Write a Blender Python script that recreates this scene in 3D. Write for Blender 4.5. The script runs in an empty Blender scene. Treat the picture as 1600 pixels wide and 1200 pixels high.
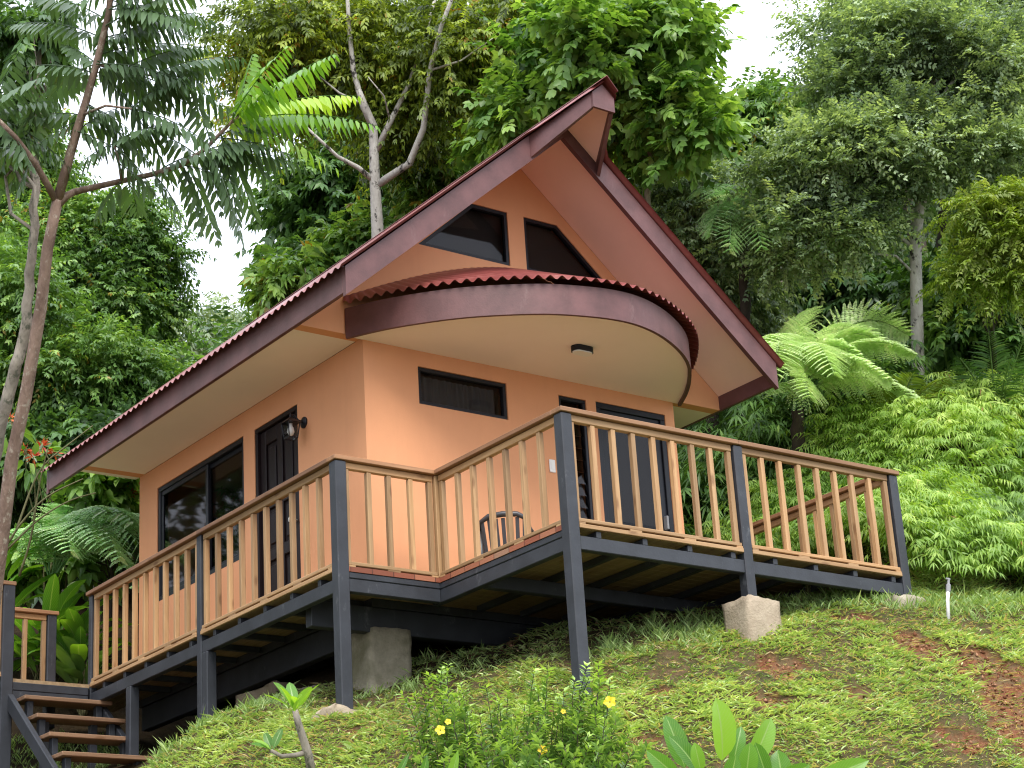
import bpy, bmesh, math
import numpy as np
from mathutils import Vector, Matrix, Euler

sc = bpy.context.scene
col = sc.collection
rng = np.random.default_rng(7)

# ------------------------------------------------------------------ camera
CF, CRX, CRZ, CROLL = 3122.13, 1.9277967, -0.6491069, -0.0632903
CP = np.array([-9.1183, -14.2135, -4.4491])
def _rot():
    cx, sx = math.cos(CRX), math.sin(CRX); cz, sz = math.cos(CRZ), math.sin(CRZ); cr, sr = math.cos(CROLL), math.sin(CROLL)
    return (np.array([[cz, -sz, 0], [sz, cz, 0], [0, 0, 1]]) @ np.array([[1, 0, 0], [0, cx, -sx], [0, sx, cx]])
            @ np.array([[cr, -sr, 0], [sr, cr, 0], [0, 0, 1]]))
CM = _rot()
cam_data = bpy.data.cameras.new("camera")
cam_data.sensor_width = 36.0
cam_data.lens = CF / 1600 * 36.0
cam_data.clip_start = 0.1
cam_data.clip_end = 2000.0
cam = bpy.data.objects.new("camera", cam_data)
col.objects.link(cam)
mw = Matrix.Identity(4)
for i in range(3):
    for j in range(3):
        mw[i][j] = CM[i, j]
    mw[i][3] = CP[i]
cam.matrix_world = mw
sc.camera = cam

def at(px, py, depth):
    """world point seen at a photograph pixel, at a given distance"""
    return CP + depth * (CM @ np.array([(px - 800) / CF, -(py - 600) / CF, -1.0]))

# ------------------------------------------------------------------ world, sun, exposure
SUN_EL, SUN_AZ = math.radians(50), math.radians(-25)   # azimuth measured from -Y towards -X when negative
sun_dir = Vector((math.sin(SUN_AZ) * math.cos(SUN_EL), -math.cos(SUN_AZ) * math.cos(SUN_EL), math.sin(SUN_EL)))
world = bpy.data.worlds.new("World")
sc.world = world
world.use_nodes = True
nt = world.node_tree
nt.nodes.clear()
wo = nt.nodes.new("ShaderNodeOutputWorld")
bg = nt.nodes.new("ShaderNodeBackground"); bg.inputs["Strength"].default_value = 0.1
sky = nt.nodes.new("ShaderNodeTexSky"); sky.sky_type = 'NISHITA'; sky.sun_disc = False
sky.sun_elevation = SUN_EL
sky.sun_rotation = math.atan2(sun_dir.x, sun_dir.y)
sky.air_density = 1.0; sky.dust_density = 3.0
tc = nt.nodes.new("ShaderNodeTexCoord")
nz = nt.nodes.new("ShaderNodeTexNoise"); nz.inputs["Scale"].default_value = 3.0; nz.inputs["Detail"].default_value = 5.0
rp = nt.nodes.new("ShaderNodeValToRGB")
rp.color_ramp.elements[0].position = 0.3; rp.color_ramp.elements[0].color = (9.0, 9.7, 11.2, 1)
rp.color_ramp.elements[1].position = 0.7; rp.color_ramp.elements[1].color = (11.2, 11.6, 12.4, 1)
mx = nt.nodes.new("ShaderNodeMix"); mx.data_type = 'RGBA'; mx.inputs[0].default_value = 0.86
nt.links.new(tc.outputs["Generated"], nz.inputs["Vector"])
nt.links.new(nz.outputs["Fac"], rp.inputs["Fac"])
nt.links.new(sky.outputs["Color"], mx.inputs[6])
sx = nt.nodes.new("ShaderNodeSeparateXYZ"); nt.links.new(tc.outputs["Generated"], sx.inputs[0])
# overcast sky: brighter towards the zenith
el = nt.nodes.new("ShaderNodeMath"); el.operation = 'MULTIPLY_ADD'; el.use_clamp = False; el.inputs[1].default_value = 0.62; el.inputs[2].default_value = 0.58
nt.links.new(sx.outputs["Z"], el.inputs[0])
vm = nt.nodes.new("ShaderNodeVectorMath"); vm.operation = 'SCALE'
nt.links.new(rp.outputs["Color"], vm.inputs[0]); nt.links.new(el.outputs[0], vm.inputs["Scale"])
nt.links.new(vm.outputs[0], mx.inputs[7])
nt.links.new(mx.outputs[2], bg.inputs["Color"])
nt.links.new(bg.outputs[0], wo.inputs["Surface"])

sun_data = bpy.data.lights.new("sun", 'SUN')
sun_data.energy = 1.5
sun_data.angle = math.radians(30)
sun_data.color = (1.0, 0.95, 0.87)
sun = bpy.data.objects.new("sun", sun_data)
col.objects.link(sun)
sun.rotation_euler = sun_dir.to_track_quat('Z', 'Y').to_euler()
sun.location = (0, -10, 30)

sc.view_settings.view_transform = 'Standard'
sc.view_settings.look = 'None'
sc.view_settings.gamma = 1.0
sc.view_settings.exposure = 1.32
try:
    sc.cycles.max_bounces = 8
    sc.cycles.diffuse_bounces = 5
    sc.cycles.transparent_max_bounces = 8
    sc.cycles.use_denoising = True
    sc.cycles.denoising_input_passes = 'RGB_ALBEDO_NORMAL'
    sc.cycles.denoising_prefilter = 'ACCURATE'
    sc.cycles.pixel_filter_type = 'BLACKMAN_HARRIS'
    sc.cycles.filter_width = 1.15
    sc.cycles.sample_clamp_indirect = 6.0
except Exception:
    pass

# ------------------------------------------------------------------ helpers
def tag(o, label=None, cat=None, group=None, kind=None):
    if label: o["label"] = label
    if cat: o["category"] = cat
    if group: o["group"] = group
    if kind: o["kind"] = kind
    return o

def empty(name, loc, label, cat, group=None, rz=0.0):
    o = bpy.data.objects.new(name, None)
    o.empty_display_size = 0.2
    o.location = loc
    o.rotation_euler = (0, 0, rz)
    col.objects.link(o)
    return tag(o, label, cat, group)

def link_mesh(name, me, mat, parent=None):
    o = bpy.data.objects.new(name, me)
    if mat is not None:
        me.materials.append(mat)
    col.objects.link(o)
    if parent is not None:
        o.parent = parent
        # world-space meshes: undo the parent's offset
        o.matrix_parent_inverse = world_mat(parent).inverted()
    return o

def world_mat(o):
    m = Matrix.LocRotScale(o.location, o.rotation_euler, o.scale)
    if o.parent is not None:
        m = world_mat(o.parent) @ o.matrix_parent_inverse @ m
    return m

class MB:
    """collects shapes (in world coordinates) and links them as one mesh object"""
    def __init__(s):
        s.v = []; s.f = []
    def add(s, vs, fs):
        b = len(s.v)
        s.v += [tuple(float(c) for c in v) for v in vs]
        s.f += [tuple(b + i for i in f) for f in fs]
        return s
    def box(s, lo, hi):
        x0, y0, z0 = lo; x1, y1, z1 = hi
        vs = [(x0, y0, z0), (x1, y0, z0), (x1, y1, z0), (x0, y1, z0), (x0, y0, z1), (x1, y0, z1), (x1, y1, z1), (x0, y1, z1)]
        return s.add(vs, [(0, 3, 2, 1), (4, 5, 6, 7), (0, 1, 5, 4), (1, 2, 6, 5), (2, 3, 7, 6), (3, 0, 4, 7)])
    def bbox(s, lo, hi, b=0.006):
        """box with chamfered long edges (all 12)"""
        x0, y0, z0 = lo; x1, y1, z1 = hi
        b = min(b, (x1 - x0) * .45, (y1 - y0) * .45, (z1 - z0) * .45)
        vs = []; idx = {}
        for ix, (xa, sx) in enumerate(((x0, 1), (x1, -1))):
            for iy, (ya, sy) in enumerate(((y0, 1), (y1, -1))):
                for iz, (za, sz) in enumerate(((z0, 1), (z1, -1))):
                    for k in range(3):
                        p = [xa + sx * b, ya + sy * b, za + sz * b]
                        p[k] = (xa, ya, za)[k]
                        idx[(ix, iy, iz, k)] = len(vs); vs.append(p)
        fs = []
        def F(*keys): fs.append(tuple(idx[k] for k in keys))
        for s0 in (0, 1):
            q = [(s0, 0, 0, 0), (s0, 1, 0, 0), (s0, 1, 1, 0), (s0, 0, 1, 0)]; F(*(q if s0 else q[::-1]))
            q = [(0, s0, 0, 1), (1, s0, 0, 1), (1, s0, 1, 1), (0, s0, 1, 1)]; F(*(q[::-1] if s0 else q))
            q = [(0, 0, s0, 2), (1, 0, s0, 2), (1, 1, s0, 2), (0, 1, s0, 2)]; F(*(q if s0 else q[::-1]))
        for a in (0, 1):
            for c in (0, 1):
                q = [(a, c, 0, 0), (a, c, 0, 1), (a, c, 1, 1), (a, c, 1, 0)]; F(*(q if a == c else q[::-1]))
                q = [(a, 0, c, 0), (a, 1, c, 0), (a, 1, c, 2), (a, 0, c, 2)]; F(*(q if a == c else q[::-1]))
                q = [(0, a, c, 1), (1, a, c, 1), (1, a, c, 2), (0, a, c, 2)]; F(*(q[::-1] if a == c else q))
        for ix in (0, 1):
            for iy in (0, 1):
                for iz in (0, 1):
                    q = [(ix, iy, iz, 0), (ix, iy, iz, 1), (ix, iy, iz, 2)]
                    F(*(q if (ix + iy + iz) % 2 else q[::-1]))
        return s.add(vs, fs)
    def beam(s, p0, p1, w, h, b=0.005):
        """bar between two points; w across (horizontal), h vertical-ish"""
        p0 = Vector(p0); p1 = Vector(p1); d = (p1 - p0); L = d.length; d.normalize()
        up = Vector((0, 0, 1)) if abs(d.z) < 0.98 else Vector((0, 1, 0))
        x = d.cross(up).normalized(); z = x.cross(d).normalized()
        m = MB().bbox((-w / 2, 0, -h / 2), (w / 2, L, h / 2), b)
        return s.add([p0 + x * v[0] + d * v[1] + z * v[2] for v in m.v], m.f)
    def prism(s, poly, vec):
        """planar polygon swept along vec (closed)"""
        n = len(poly); vec = Vector(vec)
        a = [Vector(p) for p in poly]; c = [p + vec for p in a]
        return s.add(a + c, [tuple(range(n))[::-1], tuple(range(n, 2 * n))] + [(i, (i + 1) % n, n + (i + 1) % n, n + i) for i in range(n)])
    def tube(s, pts, rad, seg=8, cap=True):
        pts = [Vector(p) for p in pts]; n = len(pts)
        if not hasattr(rad, '__len__'): rad = [rad] * n
        vs = []; fs = []; prev = None
        for i, p in enumerate(pts):
            t = (pts[min(i + 1, n - 1)] - pts[max(i - 1, 0)]).normalized()
            if prev is None:
                r = t.orthogonal().normalized()
            else:
                r = (prev - t * prev.dot(t)).normalized()
            prev = r; q = t.cross(r)
            for k in range(seg):
                a = 2 * math.pi * k / seg
                vs.append(p + (r * math.cos(a) + q * math.sin(a)) * rad[i])
        for i in range(n - 1):
            for k in range(seg):
                k2 = (k + 1) % seg
                fs.append((i * seg + k, i * seg + k2, (i + 1) * seg + k2, (i + 1) * seg + k))
        if cap:
            fs.append(tuple(range(seg))[::-1]); fs.append(tuple(range((n - 1) * seg, n * seg)))
        return s.add(vs, fs)
    def build(s, name, mat, parent=None, smooth=False):
        me = bpy.data.meshes.new(name)
        me.from_pydata(s.v, [], s.f)
        bm = bmesh.new(); bm.from_mesh(me); bmesh.ops.recalc_face_normals(bm, faces=bm.faces[:]); bm.to_mesh(me); bm.free()
        if smooth:
            for p in me.polygons: p.use_smooth = True
        me.update()
        return link_mesh(name, me, mat, parent)

def np_mesh(name, V, F, mat, parent=None, tint=None, smooth=False, attrs=None):
    """triangle (m,3) or quad (m,4) mesh straight from numpy arrays"""
    me = bpy.data.meshes.new(name)
    V = np.ascontiguousarray(V, dtype=np.float32); F = np.ascontiguousarray(F, dtype=np.int32)
    m, k = F.shape
    me.vertices.add(len(V)); me.vertices.foreach_set("co", V.ravel())
    me.loops.add(m * k); me.loops.foreach_set("vertex_index", F.ravel())
    me.polygons.add(m)
    me.polygons.foreach_set("loop_start", np.arange(0, m * k, k, dtype=np.int32))
    me.polygons.foreach_set("loop_total", np.full(m, k, dtype=np.int32))
    if smooth:
        me.polygons.foreach_set("use_smooth", np.ones(m, dtype=bool))
    if tint is not None:
        a = me.attributes.new("tint", 'FLOAT', 'FACE'); a.data.foreach_set("value", np.ascontiguousarray(tint, dtype=np.float32))
    for nm, arr in (attrs or {}).items():
        a = me.attributes.new(nm, 'FLOAT', 'POINT'); a.data.foreach_set("value", np.ascontiguousarray(arr, dtype=np.float32))
    me.update(calc_edges=True); me.validate()
    return link_mesh(name, me, mat, parent)

# ------------------------------------------------------------------ materials
class NM:
    """small node-material helper"""
    def __init__(s, name):
        s.m = bpy.data.materials.new(name); s.m.use_nodes = True
        s.t = s.m.node_tree; s.b = s.t.nodes["Principled BSDF"]; s.out = s.t.nodes["Material Output"]
    def n(s, typ, **kw):
        o = s.t.nodes.new(typ)
        for k, v in kw.items():
            if k in ("operation", "blend_type", "data_type", "noise_dimensions", "feature", "distance", "attribute_name", "wave_type", "bands_direction", "mode"):
                setattr(o, k, v)
            else:
                o.inputs[k].default_value = v
        return o
    def l(s, a, b): s.t.links.new(a, b)
    def coord(s, scale=(1, 1, 1), kind="Object", rand=False):
        c = s.n("ShaderNodeTexCoord"); mp = s.n("ShaderNodeMapping"); mp.inputs["Scale"].default_value = scale
        s.l(c.outputs[kind], mp.inputs["Vector"])
        if rand:
            oi = s.n("ShaderNodeObjectInfo"); mu = s.n("ShaderNodeMath", operation='MULTIPLY'); mu.inputs[1].default_value = 37.0
            s.l(oi.outputs["Random"], mu.inputs[0])
            cb = s.n("ShaderNodeCombineXYZ"); s.l(mu.outputs[0], cb.inputs[0]); s.l(mu.outputs[0], cb.inputs[1]); s.l(mu.outputs[0], cb.inputs[2])
            s.l(cb.outputs[0], mp.inputs["Location"])
        return mp.outputs["Vector"]
    def noise(s, vec, scale, detail=4, rough=0.55):
        o = s.n("ShaderNodeTexNoise"); o.inputs["Scale"].default_value = scale; o.inputs["Detail"].default_value = detail; o.inputs["Roughness"].default_value = rough
        s.l(vec, o.inputs["Vector"]); return o.outputs["Fac"]
    def ramp(s, fac, stops):
        r = s.n("ShaderNodeValToRGB"); e = r.color_ramp.elements
        while len(e) < len(stops): e.new(0.5)
        for el, (p, c) in zip(e, stops):
            el.position = p; el.color = (*c, 1) if len(c) == 3 else c
        s.l(fac, r.inputs["Fac"]); return r.outputs["Color"]
    def mix(s, fac, a, b, mode='MIX'):
        o = s.n("ShaderNodeMix"); o.data_type = 'RGBA'; o.blend_type = mode
        for sock, val in ((o.inputs[0], fac), (o.inputs[6], a), (o.inputs[7], b)):
            if hasattr(val, "links") or isinstance(val, bpy.types.NodeSocket): s.l(val, sock)
            elif isinstance(val, (int, float)): sock.default_value = val
            else: sock.default_value = (*val, 1)
        return o.outputs[2]
    def bump(s, h, strength=0.3, dist=0.01):
        b = s.n("ShaderNodeBump"); b.inputs["Strength"].default_value = strength; b.inputs["Distance"].default_value = dist
        s.l(h, b.inputs["Height"]); s.l(b.outputs[0], s.b.inputs["Normal"])
    def base(s, c, rough=0.6, spec=None):
        if isinstance(c, bpy.types.NodeSocket): s.l(c, s.b.inputs["Base Color"])
        else: s.b.inputs["Base Color"].default_value = (*c, 1)
        s.b.inputs["Roughness"].default_value = rough
        if spec is not None: s.b.inputs["Specular IOR Level"].default_value = spec
        return s.m

def paint_mat(name, c, rough=0.6, var=0.12, scale=3.0, bump=0.15, fine=60, spec=0.4):
    m = NM(name); v = m.coord()
    n1 = m.noise(v, scale, 6, 0.6); n2 = m.noise(v, fine, 3)
    lo = tuple(x * (1 - var) for x in c); hi = tuple(min(1, x * (1 + var * .7)) for x in c)
    cc = m.ramp(n1, [(0.3, lo), (0.7, hi)])
    if name == "orange_plaster":      # faint roller marks and rain-washed streaks
        n3 = m.noise(m.coord((5, 5, .55)), 1.0, 7, .7); n4 = m.noise(v, 22, 4, .6)
        cc = m.mix(m.ramp(n3, [(.50, (0, 0, 0)), (.80, (.20, .20, .20))]), cc, tuple(x * .72 for x in c))
        cc = m.mix(m.ramp(n4, [(.62, (0, 0, 0)), (.78, (.16, .16, .16))]), cc, tuple(min(1, x * 1.18 + .02) for x in c))
    m.bump(n2, bump, 0.004)
    return m.base(cc, rough, spec)

def wood_mat(name, axis, c_lo, c_hi, rand=True, rough=0.55, dark=(0.16, 0.075, 0.03)):
    m = NM(name)
    sc_ = [26, 26, 26]; sc_[axis] = 1.3
    v = m.coord(tuple(sc_), rand=rand)
    g = m.noise(v, 1.0, 6, 0.65)
    cc = m.ramp(g, [(0.25, c_lo), (0.5, tuple((a + b) / 2 for a, b in zip(c_lo, c_hi))), (0.72, c_hi)])
    sk = [9, 9, 9]; sk[axis] = 3.2
    vk = m.coord(tuple(sk), rand=rand)
    vo = m.n("ShaderNodeTexVoronoi"); vo.inputs["Scale"].default_value = 1.0; m.l(vk, vo.inputs["Vector"])
    kf = m.ramp(vo.outputs["Distance"], [(0.10, (1, 1, 1)), (0.22, (0, 0, 0))])
    cc = m.mix(m.mix(.65, (0, 0, 0), kf), cc, dark)
    if rand:
        oi = m.n("ShaderNodeObjectInfo")
        tn = m.ramp(oi.outputs["Random"], [(0, (0.66, 0.64, 0.62)), (.5, (.92, .90, .88)), (1, (1.16, 1.08, 1.0))])
        cc = m.mix(1.0, cc, tn, 'MULTIPLY')
    m.bump(g, 0.25, 0.004)
    return m.base(cc, rough, 0.35)

def leaf_mat(name, c0, c1, c2, rough=0.42, trans=0.32, tcol=None, spec=0.45, odd=None, gain=1.45):
    c0, c1, c2 = ([min(.8, v * gain) for v in c] for c in (c0, c1, c2))
    m = NM(name)
    a = m.n("ShaderNodeAttribute", attribute_name="tint")
    stops = [(0.0, c0), (0.5, c1), (0.93, c2)]
    if odd: stops += [(0.982, c2), (0.992, odd)]
    cc = m.ramp(a.outputs["Fac"], stops)
    if name == "broad_lily_leaf":
        vn = vein(m); cc = m.mix(m.mix(.75, (0, 0, 0), vn), cc, (.30, .44, .16))
        bl = m.noise(m.coord(), 9, 5, .7); cc = m.mix(m.ramp(bl, [(.62, (0, 0, 0)), (.8, (.5, .5, .5))]), cc, (.16, .20, .04))
    m.base(cc, rough, spec)
    tr = m.n("ShaderNodeBsdfTranslucent")
    tint = tcol or (1.5, 1.5, 0.5)
    tcn = m.mix(1.0, cc, tint, 'MULTIPLY'); m.l(tcn, tr.inputs["Color"])
    ms = m.n("ShaderNodeMixShader"); ms.inputs[0].default_value = trans
    m.l(m.b.outputs[0], ms.inputs[1]); m.l(tr.outputs[0], ms.inputs[2]); m.l(ms.outputs[0], m.out.inputs["Surface"])
    return m.m

def bark_mat(name, c0, c1, blot=None, scale=6):
    m = NM(name)
    v = m.coord((1, 1, 0.45)); n1 = m.noise(v, scale, 6, 0.65); n2 = m.noise(m.coord((1, 1, 0.25)), 40, 4)
    cc = m.ramp(n1, [(0.3, c0), (0.68, c1)])
    if blot:
        n3 = m.noise(m.coord((1, 1, .6)), scale * 2.2, 5, 0.7)
        cc = m.mix(m.ramp(n3, [(0.55, (0, 0, 0)), (0.62, (1, 1, 1))]), cc, blot)
    m.bump(n2, 0.6, 0.02)
    return m.base(cc, 0.85, 0.2)

M = {}
M['wall'] = paint_mat("orange_plaster", (0.68, 0.322, 0.165), 0.75, 0.05, 1.6, 0.2, 90, 0.25)
M['fascia_plain'] = paint_mat("maroon_paint", (0.140, 0.060, 0.057), 0.48, 0.22, 5.0, 0.12, 50, 0.5)
M['soffit'] = paint_mat("cream_soffit", (0.86, 0.76, 0.71), 0.7, 0.03, 1.3, 0.05, 60, 0.3)
M['rake_soffit'] = paint_mat("salmon_soffit", (0.88, 0.62, 0.52), 0.55, 0.07, 1.2, 0.05, 60, 0.4)
M['black'] = paint_mat("black_aluminium", (0.010, 0.011, 0.016), 0.4, 0.1, 8, 0.02, 60, 0.3)
def worn_paint(name, c, worn, thr, scale, rough, streak):
    m = NM(name); v = m.coord(); n1 = m.noise(v, 4, 6, .6); cc = m.ramp(n1, [(.3, tuple(x * .72 for x in c)), (.7, tuple(x * 1.3 for x in c))])
    n2 = m.noise(m.coord(streak), scale, 8, .75); cc = m.mix(m.ramp(n2, [(thr, (0, 0, 0)), (thr + .12, (.55, .55, .55))]), cc, worn)
    m.bump(m.noise(v, 60, 4), .3, .004); return m.base(cc, rough, .4)
M['charcoal'] = worn_paint("charcoal_paint", (0.028, 0.031, 0.038), (0.16, 0.165, 0.175), .60, 7, .5, (1, 1, .5))
M['fascia'] = worn_paint("maroon_paint", (0.112, 0.049, 0.048), (0.18, 0.105, 0.10), .60, 5, .48, (1, 1, .35))
M['door_brown'] = paint_mat("dark_brown_door_paint", (0.012, 0.006, 0.007), 0.5, 0.2, 6, 0.1, 50, 0.25)
M['white'] = paint_mat("white_plastic", (0.78, 0.77, 0.74), 0.4, 0.03, 8, 0.0, 60, 0.5)
M['curtain'] = paint_mat("grey_curtain", (0.30, 0.30, 0.31), 0.9, 0.1, 6, 0.1, 60, 0.1)
M['room'] = paint_mat("room_plaster", (0.60, 0.52, 0.44), 0.85, 0.1, 2, 0.05, 60, 0.2)
M['grey_panel'] = paint_mat("grey_blind", (0.12, 0.105, 0.095), 0.6, 0.06, 4, 0.0, 60, 0.4)
M['chair'] = paint_mat("dark_grey_plastic", (0.045, 0.045, 0.05), 0.4, 0.1, 5, 0.05, 60, 0.5)

def roof_metal():
    m = NM("red_corrugated_metal"); v = m.coord(); n1 = m.noise(v, 1.7, 6, 0.65); n2 = m.noise(v, 14, 5, 0.7)
    cc = m.ramp(n1, [(0.3, (0.12, 0.030, 0.028)), (0.55, (0.22, 0.055, 0.05)), (0.75, (0.33, 0.14, 0.125))])
    cc = m.mix(m.ramp(n2, [(0.58, (0, 0, 0)), (0.8, (0.6, 0.6, 0.6))]), cc, (0.09, 0.03, 0.03))
    return m.base(cc, 0.38, 0.5)
M['roof'] = roof_metal()

def glass(name, tintc, refl=0.35):
    m = NM(name)
    gl = m.n("ShaderNodeBsdfGlossy"); gl.inputs["Roughness"].default_value = 0.03; gl.inputs["Color"].default_value = (0.5, 0.5, 0.52, 1)
    tp = m.n("ShaderNodeBsdfTransparent"); tp.inputs["Color"].default_value = (*tintc, 1)
    fr = m.n("ShaderNodeLayerWeight"); fr.inputs["Blend"].default_value = 0.5
    pw = m.n("ShaderNodeMath", operation='POWER'); pw.inputs[1].default_value = 4.0; m.l(fr.outputs["Facing"], pw.inputs[0])
    mul = m.n("ShaderNodeMath", operation='MULTIPLY_ADD'); mul.inputs[1].default_value = 0.7; mul.inputs[2].default_value = refl
    m.l(pw.outputs[0], mul.inputs[0])
    ms = m.n("ShaderNodeMixShader"); m.l(mul.outputs[0], ms.inputs[0]); m.l(tp.outputs[0], ms.inputs[1]); m.l(gl.outputs[0], ms.inputs[2])
    m.l(ms.outputs[0], m.out.inputs["Surface"])
    return m.m
M['glass'] = glass("tinted_glass", (0.60, 0.60, 0.60), 0.03)
M['clear_glass'] = glass("lantern_glass", (0.9, 0.9, 0.9), 0.05)

W_LO, W_HI = (0.27, 0.15, 0.066), (0.50, 0.325, 0.17)
M['wood_x'] = wood_mat("deck_timber_along_front", 0, W_LO, W_HI)
M['wood_y'] = wood_mat("deck_timber_along_side", 1, W_LO, W_HI)
M['wood_z'] = wood_mat("baluster_timber", 2, W_LO, W_HI)
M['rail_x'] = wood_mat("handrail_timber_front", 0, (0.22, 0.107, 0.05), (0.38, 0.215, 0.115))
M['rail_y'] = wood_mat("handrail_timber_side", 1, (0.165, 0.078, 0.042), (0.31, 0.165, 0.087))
M['tread'] = wood_mat("stair_tread_timber", 0, (0.17, 0.095, 0.055), (0.34, 0.205, 0.12))

def board_mat(name, along):
    """deck boards: every plank a slightly different brown (real planks, joints every 0.12 m)"""
    m = NM(name); c = m.n("ShaderNodeTexCoord"); sp = m.n("ShaderNodeSeparateXYZ"); m.l(c.outputs["Object"], sp.inputs[0])
    mu = m.n("ShaderNodeMath", operation='MULTIPLY'); mu.inputs[1].default_value = 1 / 0.21; m.l(sp.outputs[along], mu.inputs[0])
    fl = m.n("ShaderNodeMath", operation='FLOOR'); m.l(mu.outputs[0], fl.inputs[0])
    wn = m.n("ShaderNodeTexWhiteNoise", noise_dimensions='1D'); m.l(fl.outputs[0], wn.inputs["W"])
    cc = m.ramp(wn.outputs["Value"], [(0, (0.17, 0.055, 0.032)), (0.35, (0.28, 0.085, 0.045)), (0.65, (0.33, 0.13, 0.07)), (0.85, (0.26, 0.18, 0.12)), (1, (0.36, 0.12, 0.06))])
    fr = m.n("ShaderNodeMath", operation='FRACT'); m.l(mu.outputs[0], fr.inputs[0])
    gap = m.ramp(fr.outputs[0], [(0.0, (0, 0, 0)), (0.03, (1, 1, 1)), (0.97, (1, 1, 1)), (1.0, (0, 0, 0))])
    cc = m.mix(gap, (0.02, 0.012, 0.01), cc)
    return m.base(cc, 0.7, 0.3)
M['ends_x'] = board_mat("red_board_ends_front", 0)
M['ends_y'] = board_mat("red_board_ends_side", 1)
M['under'] = wood_mat("deck_board_underside", 1, (0.19, 0.125, 0.065), (0.36, 0.25, 0.14), rand=False)

def concrete_mat(name, c0, c1, stain):
    m = NM(name); v = m.coord(); n1 = m.noise(v, 5, 8, 0.7); n2 = m.noise(v, 2.2, 5, 0.6); n3 = m.noise(v, 45, 4)
    cc = m.ramp(n1, [(0.3, c0), (0.7, c1)])
    cc = m.mix(m.ramp(n2, [(0.5, (0, 0, 0)), (0.65, (0.8, 0.8, 0.8))]), cc, stain)
    m.bump(n3, 0.6, 0.015)
    return m.base(cc, 0.9, 0.2)
M['concrete'] = concrete_mat("weathered_concrete", (0.20, 0.18, 0.13), (0.38, 0.34, 0.26), (0.13, 0.12, 0.07))
M['concrete_tan'] = concrete_mat("rough_tan_concrete", (0.26, 0.205, 0.145), (0.42, 0.35, 0.26), (0.17, 0.14, 0.08))
M['pvc'] = paint_mat("white_pipe", (0.72, 0.72, 0.72), 0.4, 0.08, 20, 0.0, 60, 0.5)
M['galv'] = paint_mat("grey_metal", (0.25, 0.25, 0.26), 0.4, 0.1, 20, 0.0, 60, 0.5)

# ------------------------------------------------------------------ the ground
_ctrl = [  # photograph pixel and distance of points on the slope
 (541, 1122, 16.5), (907, 1048, 15.7), (1165, 990, 16.4), (1405, 948, 17.2), (400, 1098, 16.4), (330, 1128, 16.6), (250, 1185, 16.2),
 (150, 1330, 16.4), (230, 1260, 15.4), (450, 1200, 14.8), (700, 1200, 14.0), (900, 1200, 13.8), (1200, 1200, 13.6), (1400, 1200, 13.7), (1600, 1200, 13.9),
 (1200, 1100, 14.7), (1000, 1120, 14.5), (1400, 1050, 15.6), (1600, 1080, 15.3), (1600, 955, 17.3), (1490, 968, 17.1), (1800, 1000, 17), (1800, 1200, 14.2),
 (800, 1400, 12.3), (1500, 1400, 12.2), (200, 1450, 13.8), (2000, 1400, 12.4),
 (590, 1076, 17.25), (760, 995, 18.4), (1000, 965, 17.7), (1120, 965, 17.2), (300, 1165, 18.6), (150, 1200, 19.4), (0, 1210, 19.6), (-200, 1230, 19.6),
 (480, 1050, 19.2), (1250, 935, 18.2), (1450, 925, 18.1), (1600, 925, 18.4), (1450, 800, 20), (1450, 680, 22.5), (1250, 730, 23), (1600, 690, 22.5), (1850, 780, 21),
 (1400, 590, 29), (1000, 560, 32), (640, 640, 34), (340, 760, 40), (60, 900, 28), (-150, 1000, 24), (100, 1020, 23), (1200, 480, 40), (1700, 480, 38), (2100, 560, 34), (-200, 800, 40), (200, 960, 26)]
_cx = np.array([at(*c) for c in _ctrl])
_extra = np.array([[CP[0], CP[1], -6.05], [CP[0] + 4, CP[1] - 3, -6.0], [CP[0] - 4, CP[1] + 3, -6.0], [-12, -22, -6.3], [-20, -8, -6.0], [6, -16, -5.2], [-18, 6, -4.0], [14, -14, -4.2],
                   [CP[0] + 2.2, CP[1] + 3, -5.8], [CP[0] + 5.2, CP[1] + 1.0, -5.6], [-9, -3, -4.6]])
_cx = np.vstack([_cx, _extra, np.array([[.5, 3.2, -.42], [2.0, 2.6, -.36], [3.4, 1.6, -.34], [3.6, 3.6, -.2], [0.2, 4.6, -.5], [2.0, 5.2, -.2]])])
def _tps(r2):
    return 0.5 * r2 * np.log(np.maximum(r2, 1e-9))
def _fit(P):
    n = len(P); d2 = ((P[:, None, :2] - P[None, :, :2]) ** 2).sum(-1)
    A = np.zeros((n + 3, n + 3)); A[:n, :n] = _tps(d2) + np.eye(n) * 0.25
    A[:n, n] = 1; A[:n, n + 1:] = P[:, :2]; A[n, :n] = 1; A[n + 1:, :n] = P[:, :2].T
    return np.linalg.solve(A, np.concatenate([P[:, 2], np.zeros(3)]))
_w = _fit(_cx)
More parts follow.
